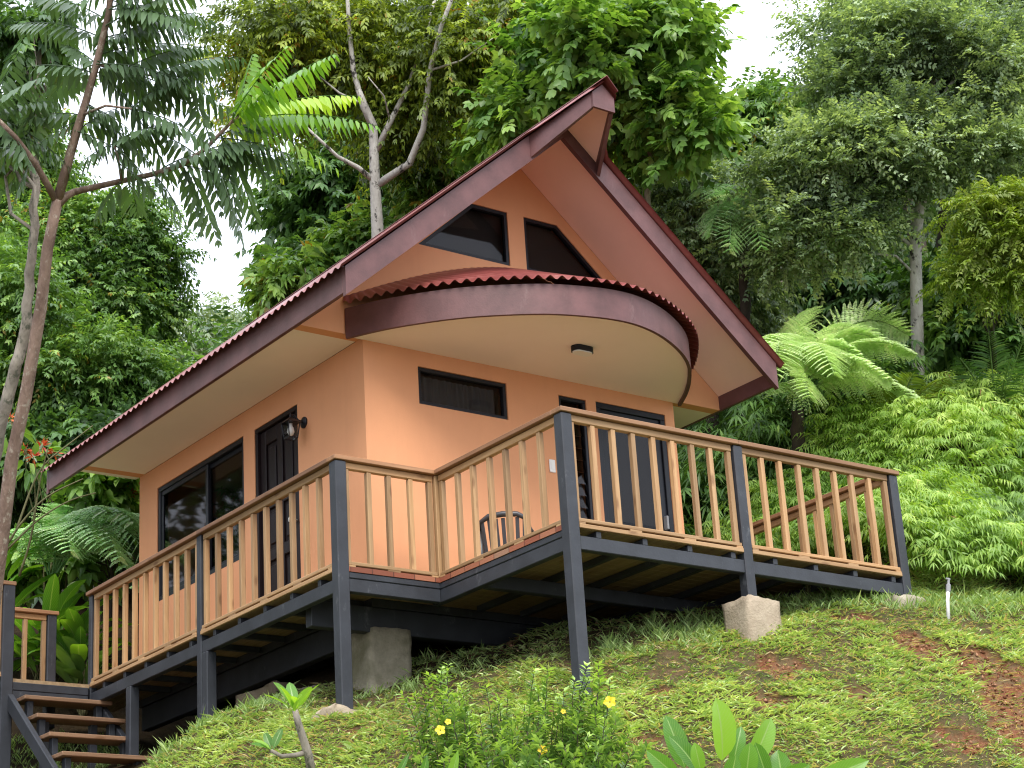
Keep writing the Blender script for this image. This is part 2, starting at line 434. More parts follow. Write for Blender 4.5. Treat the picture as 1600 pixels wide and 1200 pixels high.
def hz(x, y):
    x = np.asarray(x, float); y = np.asarray(y, float); sh = x.shape
    X = np.clip(x.ravel(), -28, 34); Y = np.clip(y.ravel(), -24, 34)
    out = np.zeros(len(X)); n = len(_cx)
    for i in range(0, len(X), 20000):
        q = np.stack([X[i:i + 20000], Y[i:i + 20000]], 1)
        d2 = ((q[:, None] - _cx[None, :, :2]) ** 2).sum(-1)
        out[i:i + 20000] = _tps(d2) @ _w[:n] + _w[n] + q @ _w[n + 1:]
    # small bumps of the soil
    bx, by = x.ravel(), y.ravel()
    out += 0.028 * np.sin(bx * 12.7 + 2 * np.sin(by * 5.3)) * np.sin(by * 14.1 + 2 * np.sin(bx * 4.7)) * np.clip((18.5 - ((bx - CP[0]) * .604 + (by - CP[1]) * .797)) / 2, 0, 1)
    out += 0.04 * np.sin(bx * 3.1 + 1.3 * np.sin(by * 2.3)) * np.sin(by * 3.7 + np.sin(bx * 1.9)) + 0.012 * np.sin(bx * 9 + by * 4) * np.sin(by * 8 - bx * 3)
    return np.clip(out, -7, 26).reshape(sh)

# bare red-soil scars: (pixel, distance, radius across, radius along)
_scars = [(1225, 1042, 15.6, .30, .16), (1335, 978, 16.9, .28, .10), (1440, 1012, 16.3, .26, .16), (1500, 1030, 15.9, .14, .2), (1585, 1075, 15.3, .32, .36), (1605, 1140, 14.7, .36, .4),
          (1030, 1090, 14.9, .16, .09), (1200, 1090, 14.8, .2, .09), (1060, 1010, 16.2, .26, .1), (860, 1100, 14.9, .16, .1), (760, 1000, 18.0, .5, .3), (560, 1170, 15.2, .14, .08),
          (1540, 1030, 16.0, .2, .14), (1500, 1180, 14.2, .22, .1), (930, 1090, 15.1, .16, .08), (1130, 965, 16.9, .3, .15), (1010, 1160, 14.1, .12, .06), (1340, 1090, 14.9, .12, .07)]
_sc = []
for (px, py, d, ra, rb) in _scars:
    p = at(px, py, d); _sc.append((p[0], p[1], ra, rb))
VIEW = np.array([0.604, 0.797])
def bare(x, y):
    x = np.asarray(x, float); y = np.asarray(y, float); o = np.zeros_like(x)
    for (sx, sy, ra, rb) in _sc:
        dx = x - sx; dy = y - sy
        u = dx * VIEW[0] + dy * VIEW[1]; v = dx * VIEW[1] - dy * VIEW[0]
        wob = 0.35 * np.sin(u * 17 + v * 11) + 0.3 * np.sin(v * 23 - u * 9) + .3 * np.sin(v * 41 + u * 37)
        o = np.maximum(o, np.clip(1.5 - ((u / (rb * 1.5)) ** 2 + (v / (ra * .8)) ** 2) + wob, 0, 1))
    return o

def ground_mat():
    m = NM("slope_soil"); v = m.coord(); n1 = m.noise(v, 1.1, 6, 0.65); n2 = m.noise(v, 7, 6, 0.7); n3 = m.noise(v, 38, 5, 0.7)
    green = m.ramp(n2, [(0.25, (0.04, 0.045, 0.018)), (0.5, (0.07, 0.07, 0.03)), (0.7, (0.13, 0.10, 0.06))])
    soil = m.ramp(n3, [(0.25, (0.09, 0.034, 0.016)), (0.5, (0.20, 0.080, 0.040)), (0.75, (0.34, 0.16, 0.085))])
    soil = m.mix(m.ramp(m.noise(v, 5.5, 6, .75), [(0.46, (0, 0, 0)), (0.6, (.85, .85, .85))]), soil, (0.16, 0.115, 0.062))
    a = m.n("ShaderNodeAttribute", attribute_name="bare")
    f = m.n("ShaderNodeMath", operation='ADD'); m.l(a.outputs["Fac"], f.inputs[0])
    s = m.ramp(n2, [(0.35, (0, 0, 0)), (0.8, (0.5, 0.5, 0.5))]); m.l(s, f.inputs[1]); f.use_clamp = True
    litter_and_shade = m.ramp(n2, [(0.3, (0.018, 0.013, 0.007)), (0.6, (0.045, 0.03, 0.015)), (0.8, (0.03, 0.035, 0.012))])  # forest floor colour, also used for the shade painted under the cabin
    fo = m.n("ShaderNodeAttribute", attribute_name="woodland_and_shade")
    cc = m.mix(f.outputs[0], green, soil); cc = m.mix(fo.outputs["Fac"], cc, litter_and_shade)
    m.bump(n3, 0.9, 0.04)
    return m.base(cc, 0.95, 0.1)
def axis_steps(lo, a, b, hi, fine):
    mid = np.arange(a, b, fine); left = []; x = a; s = fine
    while x > lo: s *= 1.25; x -= s; left.append(x)
    right = []; x = b; s = fine
    while x < hi: right.append(x); s *= 1.25; x += s
    return np.concatenate([np.array(left[::-1]), mid, np.array(right)])
gx = axis_steps(-160, -4.5, 9.5, 170, 0.07); gy = axis_steps(-150, -6.5, 4.5, 170, 0.07)
GX, GY = np.meshgrid(gx, gy, indexing='ij')
GB = bare(GX, GY)
GZ = hz(GX, GY) - 0.07 * GB
GZ = GZ - np.clip((np.hypot(GX - 5, GY - 8) - 42) / 60, 0, 1) * 22      # the hill falls away far behind
ii, jj = np.meshgrid(np.arange(len(gx) - 1), np.arange(len(gy) - 1), indexing='ij')
n_ = len(gy)
quads = np.stack([ii * n_ + jj, (ii + 1) * n_ + jj, (ii + 1) * n_ + jj + 1, ii * n_ + jj + 1], -1).reshape(-1, 4)
ud = (GX - CP[0]) * VIEW[0] + (GY - CP[1]) * VIEW[1]
wood_shade_f = np.clip((ud - 17.8) / 1.5, 0, 1)
wood_shade_f = np.maximum(wood_shade_f, np.clip(np.minimum.reduce([GX + .2, GY + 1.3, 3.9 - GX]) * 2, 0, 1))  # ground beneath cabin and deck coloured dark to paint in the shade there
ground = np_mesh("ground", np.stack([GX, GY, GZ], -1).reshape(-1, 3), quads, ground_mat(), smooth=True, attrs={"bare": GB.ravel(), "woodland_and_shade": wood_shade_f.ravel()})
tag(ground, "grassy hillside slope with bare red soil scars below the cabin", kind="structure")

# ------------------------------------------------------------------ the cabin
HW, HD, ZS = 3.69, 4.535, 2.385
RX, PITCH, ZE, ZRB = 1.84, 0.855, 2.37, 4.50       # ridge x, pitch, fascia foot at the eave and at the ridge
def zb(x): return ZRB - PITCH * abs(x - RX)         # fascia foot
def zso(x): return zb(x) + 0.15                     # rake soffit
def zt(x): return zb(x) + 0.27                      # fascia head
cabin = empty("cabin", (1.8, 2.2, 0), "small orange cabin with steep maroon gable roof and curved porch canopy", "cabin")

def wall_cells(mb, to, u0, u1, z0, z1, holes, t0, t1):
    """rectangular wall with holes; to(u, z, t) -> xyz; t0 outside face, t1 inside face"""
    us = sorted({u0, u1, *[h[0] for h in holes], *[h[1] for h in holes]}); zs = sorted({z0, z1, *[h[2] for h in holes], *[h[3] for h in holes]})
    solid = lambda i, j: 0 <= i < len(us) - 1 and 0 <= j < len(zs) - 1 and not any(h[0] <= us[i] and us[i + 1] <= h[1] and h[2] <= zs[j] and zs[j + 1] <= h[3] for h in holes)
    for i in range(len(us) - 1):
        for j in range(len(zs) - 1):
            if not solid(i, j): continue
            a, b, c, d = us[i], us[i + 1], zs[j], zs[j + 1]
            for t in (t0, t1):
                mb.add([to(a, c, t), to(b, c, t), to(b, d, t), to(a, d, t)], [(0, 1, 2, 3)])
            for (di, dj, p, q) in ((-1, 0, (a, c), (a, d)), (1, 0, (b, c), (b, d)), (0, -1, (a, c), (b, c)), (0, 1, (a, d), (b, d))):
                if not solid(i + di, j + dj):
                    mb.add([to(*p, t0), to(*q, t0), to(*q, t1), to(*p, t1)], [(0, 1, 2, 3)])
front = lambda u, z, t: (u, t, z)
side = lambda u, z, t: (t, u, z)
H_win = (0.59, 1.60, 1.83, 2.20); H_lou = (2.22, 2.56, 0.28, 2.19); H_gd = (2.68, 3.57, -0.01, 2.20)
w = MB()
wall_cells(w, front, 0, HW, -0.03, 2.372, [H_win, H_lou, H_gd], 0.0, 0.15)
H_sl = (2.24, 4.12, 0.89, 2.13); H_dr = (1.19, 2.02, -0.01, 2.12)
wall_cells(w, side, 0.15, HD, -0.03, 2.372, [H_sl, H_dr], 0.0, 0.15)
H_bk = (0.75, 1.60, 0.95, 2.0)
wall_cells(w, front, 0.15, HW - .15, -0.03, 2.372, [H_bk], HD, HD - .15)
w.box((HW - 0.15, 0.15, -0.03), (HW, HD, 2.372))
w.build("wall", M['wall'], cabin)
# gable over the front, with the two slanted windows cut out
g = MB()
WA = [(0.66, 3.45), (1.74, 3.45), (1.74, 4.03), (1.32, 4.03)]
WB = [(2 * RX - x, z) for x, z in WA][::-1]
def gable_piece(poly, y0=0.0, y1=0.12): g.prism([(x, y0, z) for x, z in poly], (0, y1 - y0, 0))
xr = lambda z: (ZRB + .15 - z) / PITCH
gable_piece([(-0.648, 2.372), (4.328, 2.372), (4.328, zso(4.328)), (RX + xr(3.45), 3.45), (RX - xr(3.45), 3.45), (-0.648, zso(-.648))])
gable_piece([(RX - xr(3.45), 3.45), (0.66, 3.45), (1.32, 4.03), (RX - xr(4.03), 4.03)])
gable_piece([(1.74, 3.45), (1.94, 3.45), (1.94, 4.03), (1.74, 4.03)])
gable_piece([(2 * RX - 0.66, 3.45), (RX + xr(3.45), 3.45), (RX + xr(4.03), 4.03), (2 * RX - 1.32, 4.03)])
gable_piece([(RX - xr(4.03), 4.03), (RX + xr(4.03), 4.03), (RX, ZRB + .15)])
g.build("gable", M['wall'], cabin); g = MB()
g.prism([(-0.648, HD - .12, 2.372), (4.328, HD - .12, 2.372), (4.328, HD - .12, zso(4.328)), (RX, HD - .12, ZRB + .15), (-0.648, HD - .12, zso(-.648))], (0, .12, 0))
g.build("gable", M['wall'], cabin)
# floor slab, inside ceiling
MB().box((0.003, 0.003, -0.135), (HW - .003, HD - .003, -0.031)).build("floor_frame", M['charcoal'], cabin)
MB().box((0.16, 0.16, -0.030), (HW - .16, HD - .16, -0.0)).build("floor_slab", M['room'], cabin)
MB().box((0.155, 0.155, 2.30), (HW - .155, HD - .155, 2.36)).build("ceiling", M['room'], cabin)
mm = MB(); mm.box((1.9, 0.16, 0.002), (1.98, HD - .16, 2.298)); mm.build("partition", M['room'], cabin)

# eave soffits
MB().box((-0.648, 0.003, 2.374), (-0.003, 4.62, 2.396)).build("eave_soffit", M['soffit'], cabin)
MB().box((HW + .003, 0.003, 2.374), (4.328, 4.62, 2.396)).build("eave_soffit", M['soffit'], cabin)
# rake soffits
for sgn, xe in ((-1, -0.648), (1, 4.328)):
    s = MB(); s.prism([(xe, -0.788, zso(xe)), (RX, -0.788, zso(RX)), (RX, -0.788, zso(RX) + .02), (xe, -0.788, zso(xe) + .02)], (0, .786, 0))
    s.build("rake_soffit", M['rake_soffit'], cabin)
    s = MB(); x1, x2 = RX + sgn * .41, RX + sgn * .125
    pl = [(x1, -0.845, zso(x1)), (x2, -1.42, zso(x2)), (RX, -1.42, zso(RX)), (RX, -0.845, zso(RX))]
    s.prism(pl, (0, 0, .02)); s.build("prow_soffit", M['rake_soffit'], cabin)
# fascia boards
f = MB(); f.bbox((-0.69, -0.787, ZE), (-0.65, 5.35, 2.635), .004); f.build("eave_fascia", M['fascia'], cabin)
f = MB(); f.bbox((4.33, -0.787, ZE), (4.37, 5.35, 2.635), .004); f.build("eave_fascia", M['fascia'], cabin)
for y0 in (-0.84, 5.352):
    for sgn in (-1, 1):
        xe = RX + sgn * 2.53
        f = MB(); f.prism([(xe, y0, zb(xe)), (RX, y0, zb(RX)), (RX, y0, zt(RX)), (xe, y0, zt(xe))], (0, .05, 0))
        f.build("rake_fascia", M['fascia'], cabin)
TIPY = -1.45
for sgn in (-1, 1):
    xk, xt = RX + sgn * .42, RX + sgn * .13
    a = Vector((xk, -0.842, 0)); b = Vector((xt, TIPY, 0)); n = Vector((b.y - a.y, -(b.x - a.x), 0)).normalized() * (.035 if sgn < 0 else -.035)
    n = -n if n.x * sgn > 0 else n
    p = [(a.x, a.y, zb(xk) + .04), (b.x, b.y, zt(xt) - .155), (b.x, b.y, zt(xt)), (a.x, a.y, zt(xk))]
    f = MB(); f.prism(p, n); f.build("prow_fascia", M['fascia'], cabin)
f = MB(); f.prism([(RX - .13, TIPY - .03, zt(RX + .13) - .155), (RX + .13, TIPY - .03, zt(RX + .13) - .155), (RX + .13, TIPY - .03, zt(RX + .13)), (RX, TIPY - .03, zt(RX)), (RX - .13, TIPY - .03, zt(RX + .13))], (0, .028, 0))
f.build("prow_fascia", M['fascia'], cabin)
# corrugated roof sheets
def roof_sheet(sgn):
    ds = np.array([0.0, .05, .13, .2, .3, .42, .5, .8, 1.2, 1.7, 2.2, 2.595])
    yf = -0.90 - .62 * np.clip((.46 - ds) / (.46 - .13), 0, 1)
    t = np.linspace(0, 1, 640); V = []
    for d, y0 in zip(ds, yf):
        y = y0 + t * (5.45 - y0)
        z = ZRB + .27 + .032 - PITCH * d + .015 * np.sin(2 * np.pi * y / .115)
        V.append(np.stack([np.full_like(y, RX + sgn * d), y, z], -1))
    V = np.array(V); nr, nc = V.shape[:2]
    a, b = np.meshgrid(np.arange(nr - 1), np.arange(nc - 1), indexing='ij')
    Q = np.stack([a * nc + b, (a + 1) * nc + b, (a + 1) * nc + b + 1, a * nc + b + 1], -1).reshape(-1, 4)
    return np_mesh("roof", V.reshape(-1, 3), Q, M['roof'], cabin, smooth=True)
roof_sheet(-1); roof_sheet(1)
r = MB()
for sgn in (-1, 1):
    r.prism([(RX, -1.56, ZRB + .326), (RX + sgn * .14, -1.54, ZRB + .326 - .12), (RX + sgn * .14, 5.46, ZRB + .326 - .12), (RX, 5.46, ZRB + .326)], (0, 0, .006))
r.build("ridge_cap", M['roof'], cabin)

# curved porch canopy
_arc = np.array([(-.19, -.012), (-.02, -.33), (.18, -.60), (.48, -.93), (.88, -1.22), (1.21, -1.40), (1.78, -1.55), (2.23, -1.48), (2.71, -1.25), (3.10, -.97), (3.40, -.63), (3.62, -.32), (3.79, -.012)])
def smooth_curve(P, n):
    P = np.asarray(P, float)
    for _ in range(3):
        Q = np.empty((2 * len(P) - 2 + 2, P.shape[1])); Q[0] = P[0]; Q[-1] = P[-1]
        Q[1:-1:2] = .75 * P[:-1] + .25 * P[1:]; Q[2:-1:2] = .25 * P[:-1] + .75 * P[1:]; P = Q
    s = np.concatenate([[0], np.cumsum(np.linalg.norm(np.diff(P, axis=0), axis=1))])
    u = np.linspace(0, s[-1], n); return np.stack([np.interp(u, s, P[:, k]) for k in range(P.shape[1])], 1), u
arc, arcs = smooth_curve(_arc, 90)
tan = np.gradient(arc, axis=0); tan /= np.linalg.norm(tan, axis=1)[:, None]
outw = np.stack([tan[:, 1], -tan[:, 0]], 1)
inner = arc - outw * .035
c = MB(); vs = [(x, y, z) for z in (2.352, 2.372) for x, y in inner]; k = len(inner)
c.add(vs, [tuple(range(k))[::-1], tuple(range(k, 2 * k))] + [(i, (i + 1) % k, k + (i + 1) % k, k + i) for i in range(k)])
c.build("canopy_soffit", M['soffit'], cabin)
c = MB()
ring = [[(*arc[i], 2.325), (*arc[i], 2.615), (*(inner[i] + outw[i] * .002), 2.615), (*(inner[i] + outw[i] * .002), 2.325)] for i in range(k)]
vs = [p for q in ring for p in q]; fs = [(0, 1, 2, 3), tuple((k - 1) * 4 + j for j in (3, 2, 1, 0))]
for i in range(k - 1):
    for j in range(4):
        fs.append((i * 4 + j, (i + 1) * 4 + j, (i + 1) * 4 + (j + 1) % 4, i * 4 + (j + 1) % 4))
c.add(vs, fs); o = c.build("canopy_fascia", M['fascia'], cabin)
arc2, s2 = smooth_curve(_arc, 560)
tan = np.gradient(arc2, axis=0); tan /= np.linalg.norm(tan, axis=1)[:, None]; ow = np.stack([tan[:, 1], -tan[:, 0]], 1)
edge = arc2 + ow * np.clip(.03 + .06 * s2 / s2[-1] * 1.4, 0, .11)[:, None]
rows = []
u = s2 / s2[-1]
wx = arc2[0, 0] + (arc2[-1, 0] - arc2[0, 0]) * u
wz = 2.74 + .70 * np.sin(np.clip(1 - np.abs(wx - RX) / 2.03, 0, 1) * 1.35) / math.sin(1.35)
for t in (0, .04, .12, .3, .55, .8, 1.0):
    x = edge[:, 0] * (1 - t) + wx * t; y = np.minimum(edge[:, 1] * (1 - t) - .004 * t, -.004)
    z = (2.655 * (1 - t) + wz * t) + (.016 * (1 - t) + .003) * np.sin(2 * np.pi * s2 / .105)
    rows.append(np.stack([x, y, z], 1))
V = np.array(rows); nr, nc = V.shape[:2]
a, b = np.meshgrid(np.arange(nr - 1), np.arange(nc - 1), indexing='ij')
Q = np.stack([a * nc + b, a * nc + b + 1, (a + 1) * nc + b + 1, (a + 1) * nc + b], -1).reshape(-1, 4)
np_mesh("canopy_roof", V.reshape(-1, 3), Q, M['roof'], cabin, smooth=True)

# windows and doors -------------------------------------------------
def frame_rect(mb, to, u0, u1, z0, z1, wd, t0, t1):
    """rectangular frame of bars, to(u,z,t)"""
    def bx(a, b, c, d):
        p = to(a, c, t0); q = to(b, d, t1)
        mb.bbox(tuple(min(i, j) for i, j in zip(p, q)), tuple(max(i, j) for i, j in zip(p, q)), .004)
    bx(u0, u1, z0, z0 + wd); bx(u0, u1, z1 - wd, z1); bx(u0, u0 + wd, z0 + wd, z1 - wd); bx(u1 - wd, u1, z0 + wd, z1 - wd)
    return mb
def pane_rect(to, u0, u1, z0, z1, t, parent, mat=None):
    mb = MB()
    p = to(u0, z0, t); q = to(u1, z1, t + .005)
    mb.box(tuple(min(i, j) for i, j in zip(p, q)), tuple(max(i, j) for i, j in zip(p, q)))
    return mb.build("pane", mat or M['glass'], parent)
# slanted gable windows
for poly in (WA, WB):
    P = [Vector((x, z)) for x, z in poly]; ctr = sum(P, Vector((0, 0))) / 4
    def inset(d):
        out = []
        n = len(P)
        for i in range(n):
            p, c0, q = P[i - 1], P[i], P[(i + 1) % n]
            e1 = (c0 - p).normalized(); e2 = (q - c0).normalized()
            n1 = Vector((-e1.y, e1.x)); n2 = Vector((-e2.y, e2.x))
            bis = (n1 + n2).normalized(); out.append(c0 + bis * d / max(.3, bis.dot(n1)))
        return out
    I = inset(.035); O = inset(.002); mb = MB(); n = 4
    for i in range(n):
        j = (i + 1) % n
        mb.prism([(O[i].x, .012, O[i].y), (O[j].x, .012, O[j].y), (I[j].x, .012, I[j].y), (I[i].x, .012, I[i].y)], (0, .055, 0))
    fr = mb.build("gable_window", M['black'], cabin)
    pm = MB(); pm.prism([(v.x, .045, v.y) for v in I], (0, .005, 0)); pm.build("pane", M['glass'], fr)
    pm = MB(); pm.prism([(v.x, .118, v.y) for v in P], (0, .01, 0)); pm.build("blind", M['grey_panel'], fr)
# high curtained window
mb = MB(); frame_rect(mb, front, H_win[0] + .002, H_win[1] - .002, H_win[2] + .002, H_win[3] - .002, .035, .012, .07)
fr = mb.build("high_window", M['black'], cabin)
pane_rect(front, H_win[0] + .035, H_win[1] - .035, H_win[2] + .035, H_win[3] - .035, .05, fr)
nx = 240; xs = np.linspace(H_win[0] + .012, H_win[1] - .07, nx); yc = .105 + .018 * np.sin(xs * 92 + 1.5 * np.sin(xs * 11)) + .008 * np.sin(xs * 37)
V = np.concatenate([np.stack([xs, yc, np.full(nx, 1.845)], 1), np.stack([xs, yc * .5 + .055, np.full(nx, 2.15)], 1)])
i = np.arange(nx - 1)
np_mesh("curtain", V, np.stack([i, i + 1, nx + i + 1, nx + i], 1), M['curtain'], fr, smooth=True)
# narrow louvre window
mb = MB(); frame_rect(mb, front, H_lou[0] + .002, H_lou[1] - .002, H_lou[2] + .002, H_lou[3] - .002, .035, .012, .08)
fr = mb.build("louvre_window", M['black'], cabin)
for kk in range(15):
    z = H_lou[2] + .07 + kk * .122
    sl = MB(); sl.prism([(H_lou[0] + .037, .03, z), (H_lou[1] - .037, .03, z), (H_lou[1] - .037, .062, z + .125), (H_lou[0] + .037, .062, z + .125)], (0, .005, 0))
    sl.build("glass_slat", M['glass'], fr)
# glazed door with grey blind
mb = MB(); frame_rect(mb, front, H_gd[0] + .002, H_gd[1] - .002, -.008, H_gd[3] - .002, .06, .008, .10)
frame_rect(mb, front, H_gd[0] + .062, H_gd[1] - .062, .05, H_gd[3] - .062, .075, .03, .08)
dr = mb.build("glazed_door", M['black'], cabin)
pane_rect(front, H_gd[0] + .137, H_gd[1] - .137, .125, H_gd[3] - .137, .05, dr)
bl = MB()
for kk in range(15):
    z = H_gd[3] - .16 - kk * .075
    bl.prism([(H_gd[0] + .14, .090, z), (H_gd[1] - .14, .090, z), (H_gd[1] - .14, .098, z - .072), (H_gd[0] + .14, .098, z - .072)], (0, .003, 0))
bl.build("blind", M['grey_panel'], dr)
MB().bbox((H_gd[0] + .125, .055, .96), (H_gd[1] - .125, .078, 1.02)).build("cross_bar", M['black'], dr)
MB().bbox((H_gd[0] + .15, .12, .30), (H_gd[1] - .15, .16, .95)).build("white_panel", M['white'], dr)
h = MB(); h.bbox((H_gd[1] - .12, -.03, .98), (H_gd[1] - .095, .03, 1.12)); h.build("handle", M['galv'], dr)
# sliding window on the side
mb = MB(); frame_rect(mb, side, H_sl[0] + .002, H_sl[1] - .002, H_sl[2] + .002, H_sl[3] - .002, .05, .010, .10)
fr = mb.build("sliding_window", M['black'], cabin)
for (a, b, t) in ((H_sl[0] + .05, 3.09, .055), (3.03, H_sl[1] - .05, .022)):
    mb = MB(); frame_rect(mb, side, a, b, H_sl[2] + .052, H_sl[3] - .052, .05, t, t + .03); sa = mb.build("sash", M['black'], fr)
    pane_rect(side, a + .05, b - .05, H_sl[2] + .10, H_sl[3] - .10, t + .012, sa)
# back window seen through the side glass
mb = MB(); frame_rect(mb, front, H_bk[0] + .002, H_bk[1] - .002, H_bk[2] + .002, H_bk[3] - .002, .05, HD - .10, HD - .03)
fr = mb.build("back_window", M['black'], cabin); pane_rect(front, H_bk[0] + .05, H_bk[1] - .05, H_bk[2] + .05, H_bk[3] - .05, HD - .07, fr, M['clear_glass'])
# panelled side door
mb = MB(); frame_rect(mb, side, H_dr[0] + .002, H_dr[1] - .002, -.008, H_dr[3] - .002, .045, .006, .12)
dr = mb.build("door_frame", M['door_brown'], cabin)
lf = MB(); y0, y1 = H_dr[0] + .047, H_dr[1] - .047
lf.box((.062, y0, .04), (.09, y1, H_dr[3] - .048))
ym = (y0 + y1) / 2
zr = [.045, .20, .74, .86, 1.26, 1.36, 1.92, H_dr[3] - .05]
for a, b in ((y0, y0 + .10), (ym - .045, ym + .045), (y1 - .10, y1)): lf.bbox((.040, a, .042), (.061, b, H_dr[3] - .05), .006)
for a, b in ((zr[0], zr[1]), (zr[2], zr[3]), (zr[4], zr[5]), (zr[6], zr[7])):
    for c0, c1 in ((y0 + .101, ym - .046), (ym + .046, y1 - .101)): lf.bbox((.0405, c0, a), (.061, c1, b), .006)
for a, b in ((zr[1], zr[2]), (zr[3], zr[4]), (zr[5], zr[6])):
    for c0, c1 in ((y0 + .10, ym - .045), (ym + .045, y1 - .10)): lf.bbox((.046, c0 + .045, a + .045), (.0615, c1 - .045, b - .045), .012)
dl = lf.build("door_leaf", M['door_brown'], dr)
hk = MB(); hk.tube([(.04, H_dr[0] + .10, 1.0), (.0, H_dr[0] + .10, 1.0), (-.01, H_dr[0] + .10, 1.0)], [.012, .012, .03], 10); hk.tube([(-.01, H_dr[0] + .10, 1.0), (-.05, H_dr[0] + .10, 1.0)], [.032, .026], 12)
hk.build("door_knob", M['white'], dr, True)

# fittings on the walls ------------------------------------------------
lamp = empty("wall_lantern", (0, 1.05, 1.75), "black carriage lantern with a white bulb beside the dark panelled door", "wall lamp")
lx, ly, lz = -0.15, 1.06, 1.80
mb = MB(); mb.tube([(-.001, ly, lz + .09), (-.015, ly, lz + .09), (-.03, ly, lz + .09)], [.055, .055, .02], 16)
mb.tube([(-.02, ly, lz + .09), (-.07, ly, lz + .10), (-.12, ly, lz + .15), (lx, ly, lz + .14)], [.012, .012, .011, .010], 8); mb.build("bracket", M['black'], lamp, False)
mb = MB(); s1, s2_ = .062, .045
mb.add([(lx - s1 - .012, ly - s1 - .012, lz + .06), (lx + s1 + .012, ly - s1 - .012, lz + .06), (lx + s1 + .012, ly + s1 + .012, lz + .06), (lx - s1 - .012, ly + s1 + .012, lz + .06), (lx, ly, lz + .13)], [(0, 1, 4), (1, 2, 4), (2, 3, 4), (3, 0, 4), (3, 2, 1, 0)])
mb.tube([(lx, ly, lz + .12), (lx, ly, lz + .16)], [.012, .006], 8); mb.build("lantern_roof", M['black'], lamp)
mb = MB()
for sx in (-1, 1):
    for sy in (-1, 1):
        mb.beam((lx + sx * s1, ly + sy * s1, lz + .058), (lx + sx * s2_, ly + sy * s2_, lz - .09), .009, .009, .001)
q = [(lx - s2_, ly - s2_), (lx + s2_, ly - s2_), (lx + s2_, ly + s2_), (lx - s2_, ly + s2_)]
for a, b in zip(q, q[1:] + q[:1]): mb.beam((*a, lz - .09), (*b, lz - .09), .01, .01, .001)
mb.build("lantern_frame", M['black'], lamp)
mb = MB(); gg = [(lx + sx * (s1 if k0 else s2_) * .97, ly + sy * (s1 if k0 else s2_) * .97, lz + (.056 if k0 else -.088)) for k0 in (0, 1) for sx, sy in ((-1, -1), (1, -1), (1, 1), (-1, 1))]
mb.add(gg, [(i, (i + 1) % 4, 4 + (i + 1) % 4, 4 + i) for i in range(4)]); mb.build("lantern_glass", M['clear_glass'], lamp)
mb = MB(); mb.tube([(lx, ly, lz + .058), (lx, ly, lz + .03), (lx, ly, lz + .01), (lx, ly, lz - .03), (lx, ly, lz - .055), (lx, ly, lz - .065)], [.016, .016, .028, .034, .022, .005], 14); mb.build("bulb", M['white'], lamp, True)

cl = empty("ceiling_light", (1.92, -.78, 2.35), "small oblong dark bulkhead light on the cream canopy soffit", "ceiling light")
def stadium(cx, cy, a, r, z0, z1, n=10):
    pts = [(cx + a + r * math.cos(t), cy + r * math.sin(t)) for t in np.linspace(-math.pi / 2, math.pi / 2, n)] + [(cx - a + r * math.cos(t), cy + r * math.sin(t)) for t in np.linspace(math.pi / 2, 3 * math.pi / 2, n)]
    return MB().prism([(x, y, z1) for x, y in pts], (0, 0, z0 - z1))
stadium(1.92, -.78, .055, .062, 2.300, 2.3515).build("housing", M['black'], cl)
stadium(1.92, -.78, .053, .052, 2.288, 2.2995).build("diffuser", M['white'], cl)

sw = empty("outlet_plate", (2.08, 0, 1.44), "small white outlet plate on the orange wall behind the timber railing", "outlet")
MB().bbox((2.045, -.014, 1.375), (2.115, -.001, 1.505), .006).build("cover", M['white'], sw)
MB().bbox((2.060, -.018, 1.405), (2.100, -.0145, 1.475), .001).build("socket", M['white'], sw)

# ------------------------------------------------------------------ the deck
deck = empty("wooden_deck", (1.5, -1.0, 0), "raised timber deck with dark posts wrapping round two sides of the cabin", "deck")
PX1, PY1, QX, DY, EX, LY = -0.70, -0.63, 0.30, -2.44, 4.03, 4.13
# boards
b = MB(); r2 = np.random.default_rng(3)
y = DY - .025
while y < -0.01:
    z = -.025 - r2.uniform(0, .003)
    b.box((QX - .03, y, -.063), (EX + .035, min(y + .098, -.005), z)); y += .105
b.build("floor_boards", M['under'], deck)
b = MB(); x = PX1 - .03
while x < -0.01:
    b.box((x, PY1 - .03, -.0635), (min(x + .098, -.004), 5.1, -.025 - r2.uniform(0, .003))); x += .105
x = 0.0
while x < QX - .04:
    b.box((x, PY1 - .03, -.0635), (min(x + .098, QX - .032), -.004, -.026)); x += .105
b.box((-2.6, LY, -.063), (PX1 - .035, 5.1, -.026))
b.build("floor_boards", M['under'], deck)
# red board ends along the two returns
MB().box((PX1 + .055, PY1 - .046, -.066), (QX - .045, PY1 - .031, -.022)).build("board_ends", M['ends_x'], deck)
MB().box((QX - .046, DY + .055, -.066), (QX - .031, PY1 - .045, -.022)).build("board_ends", M['ends_y'], deck)
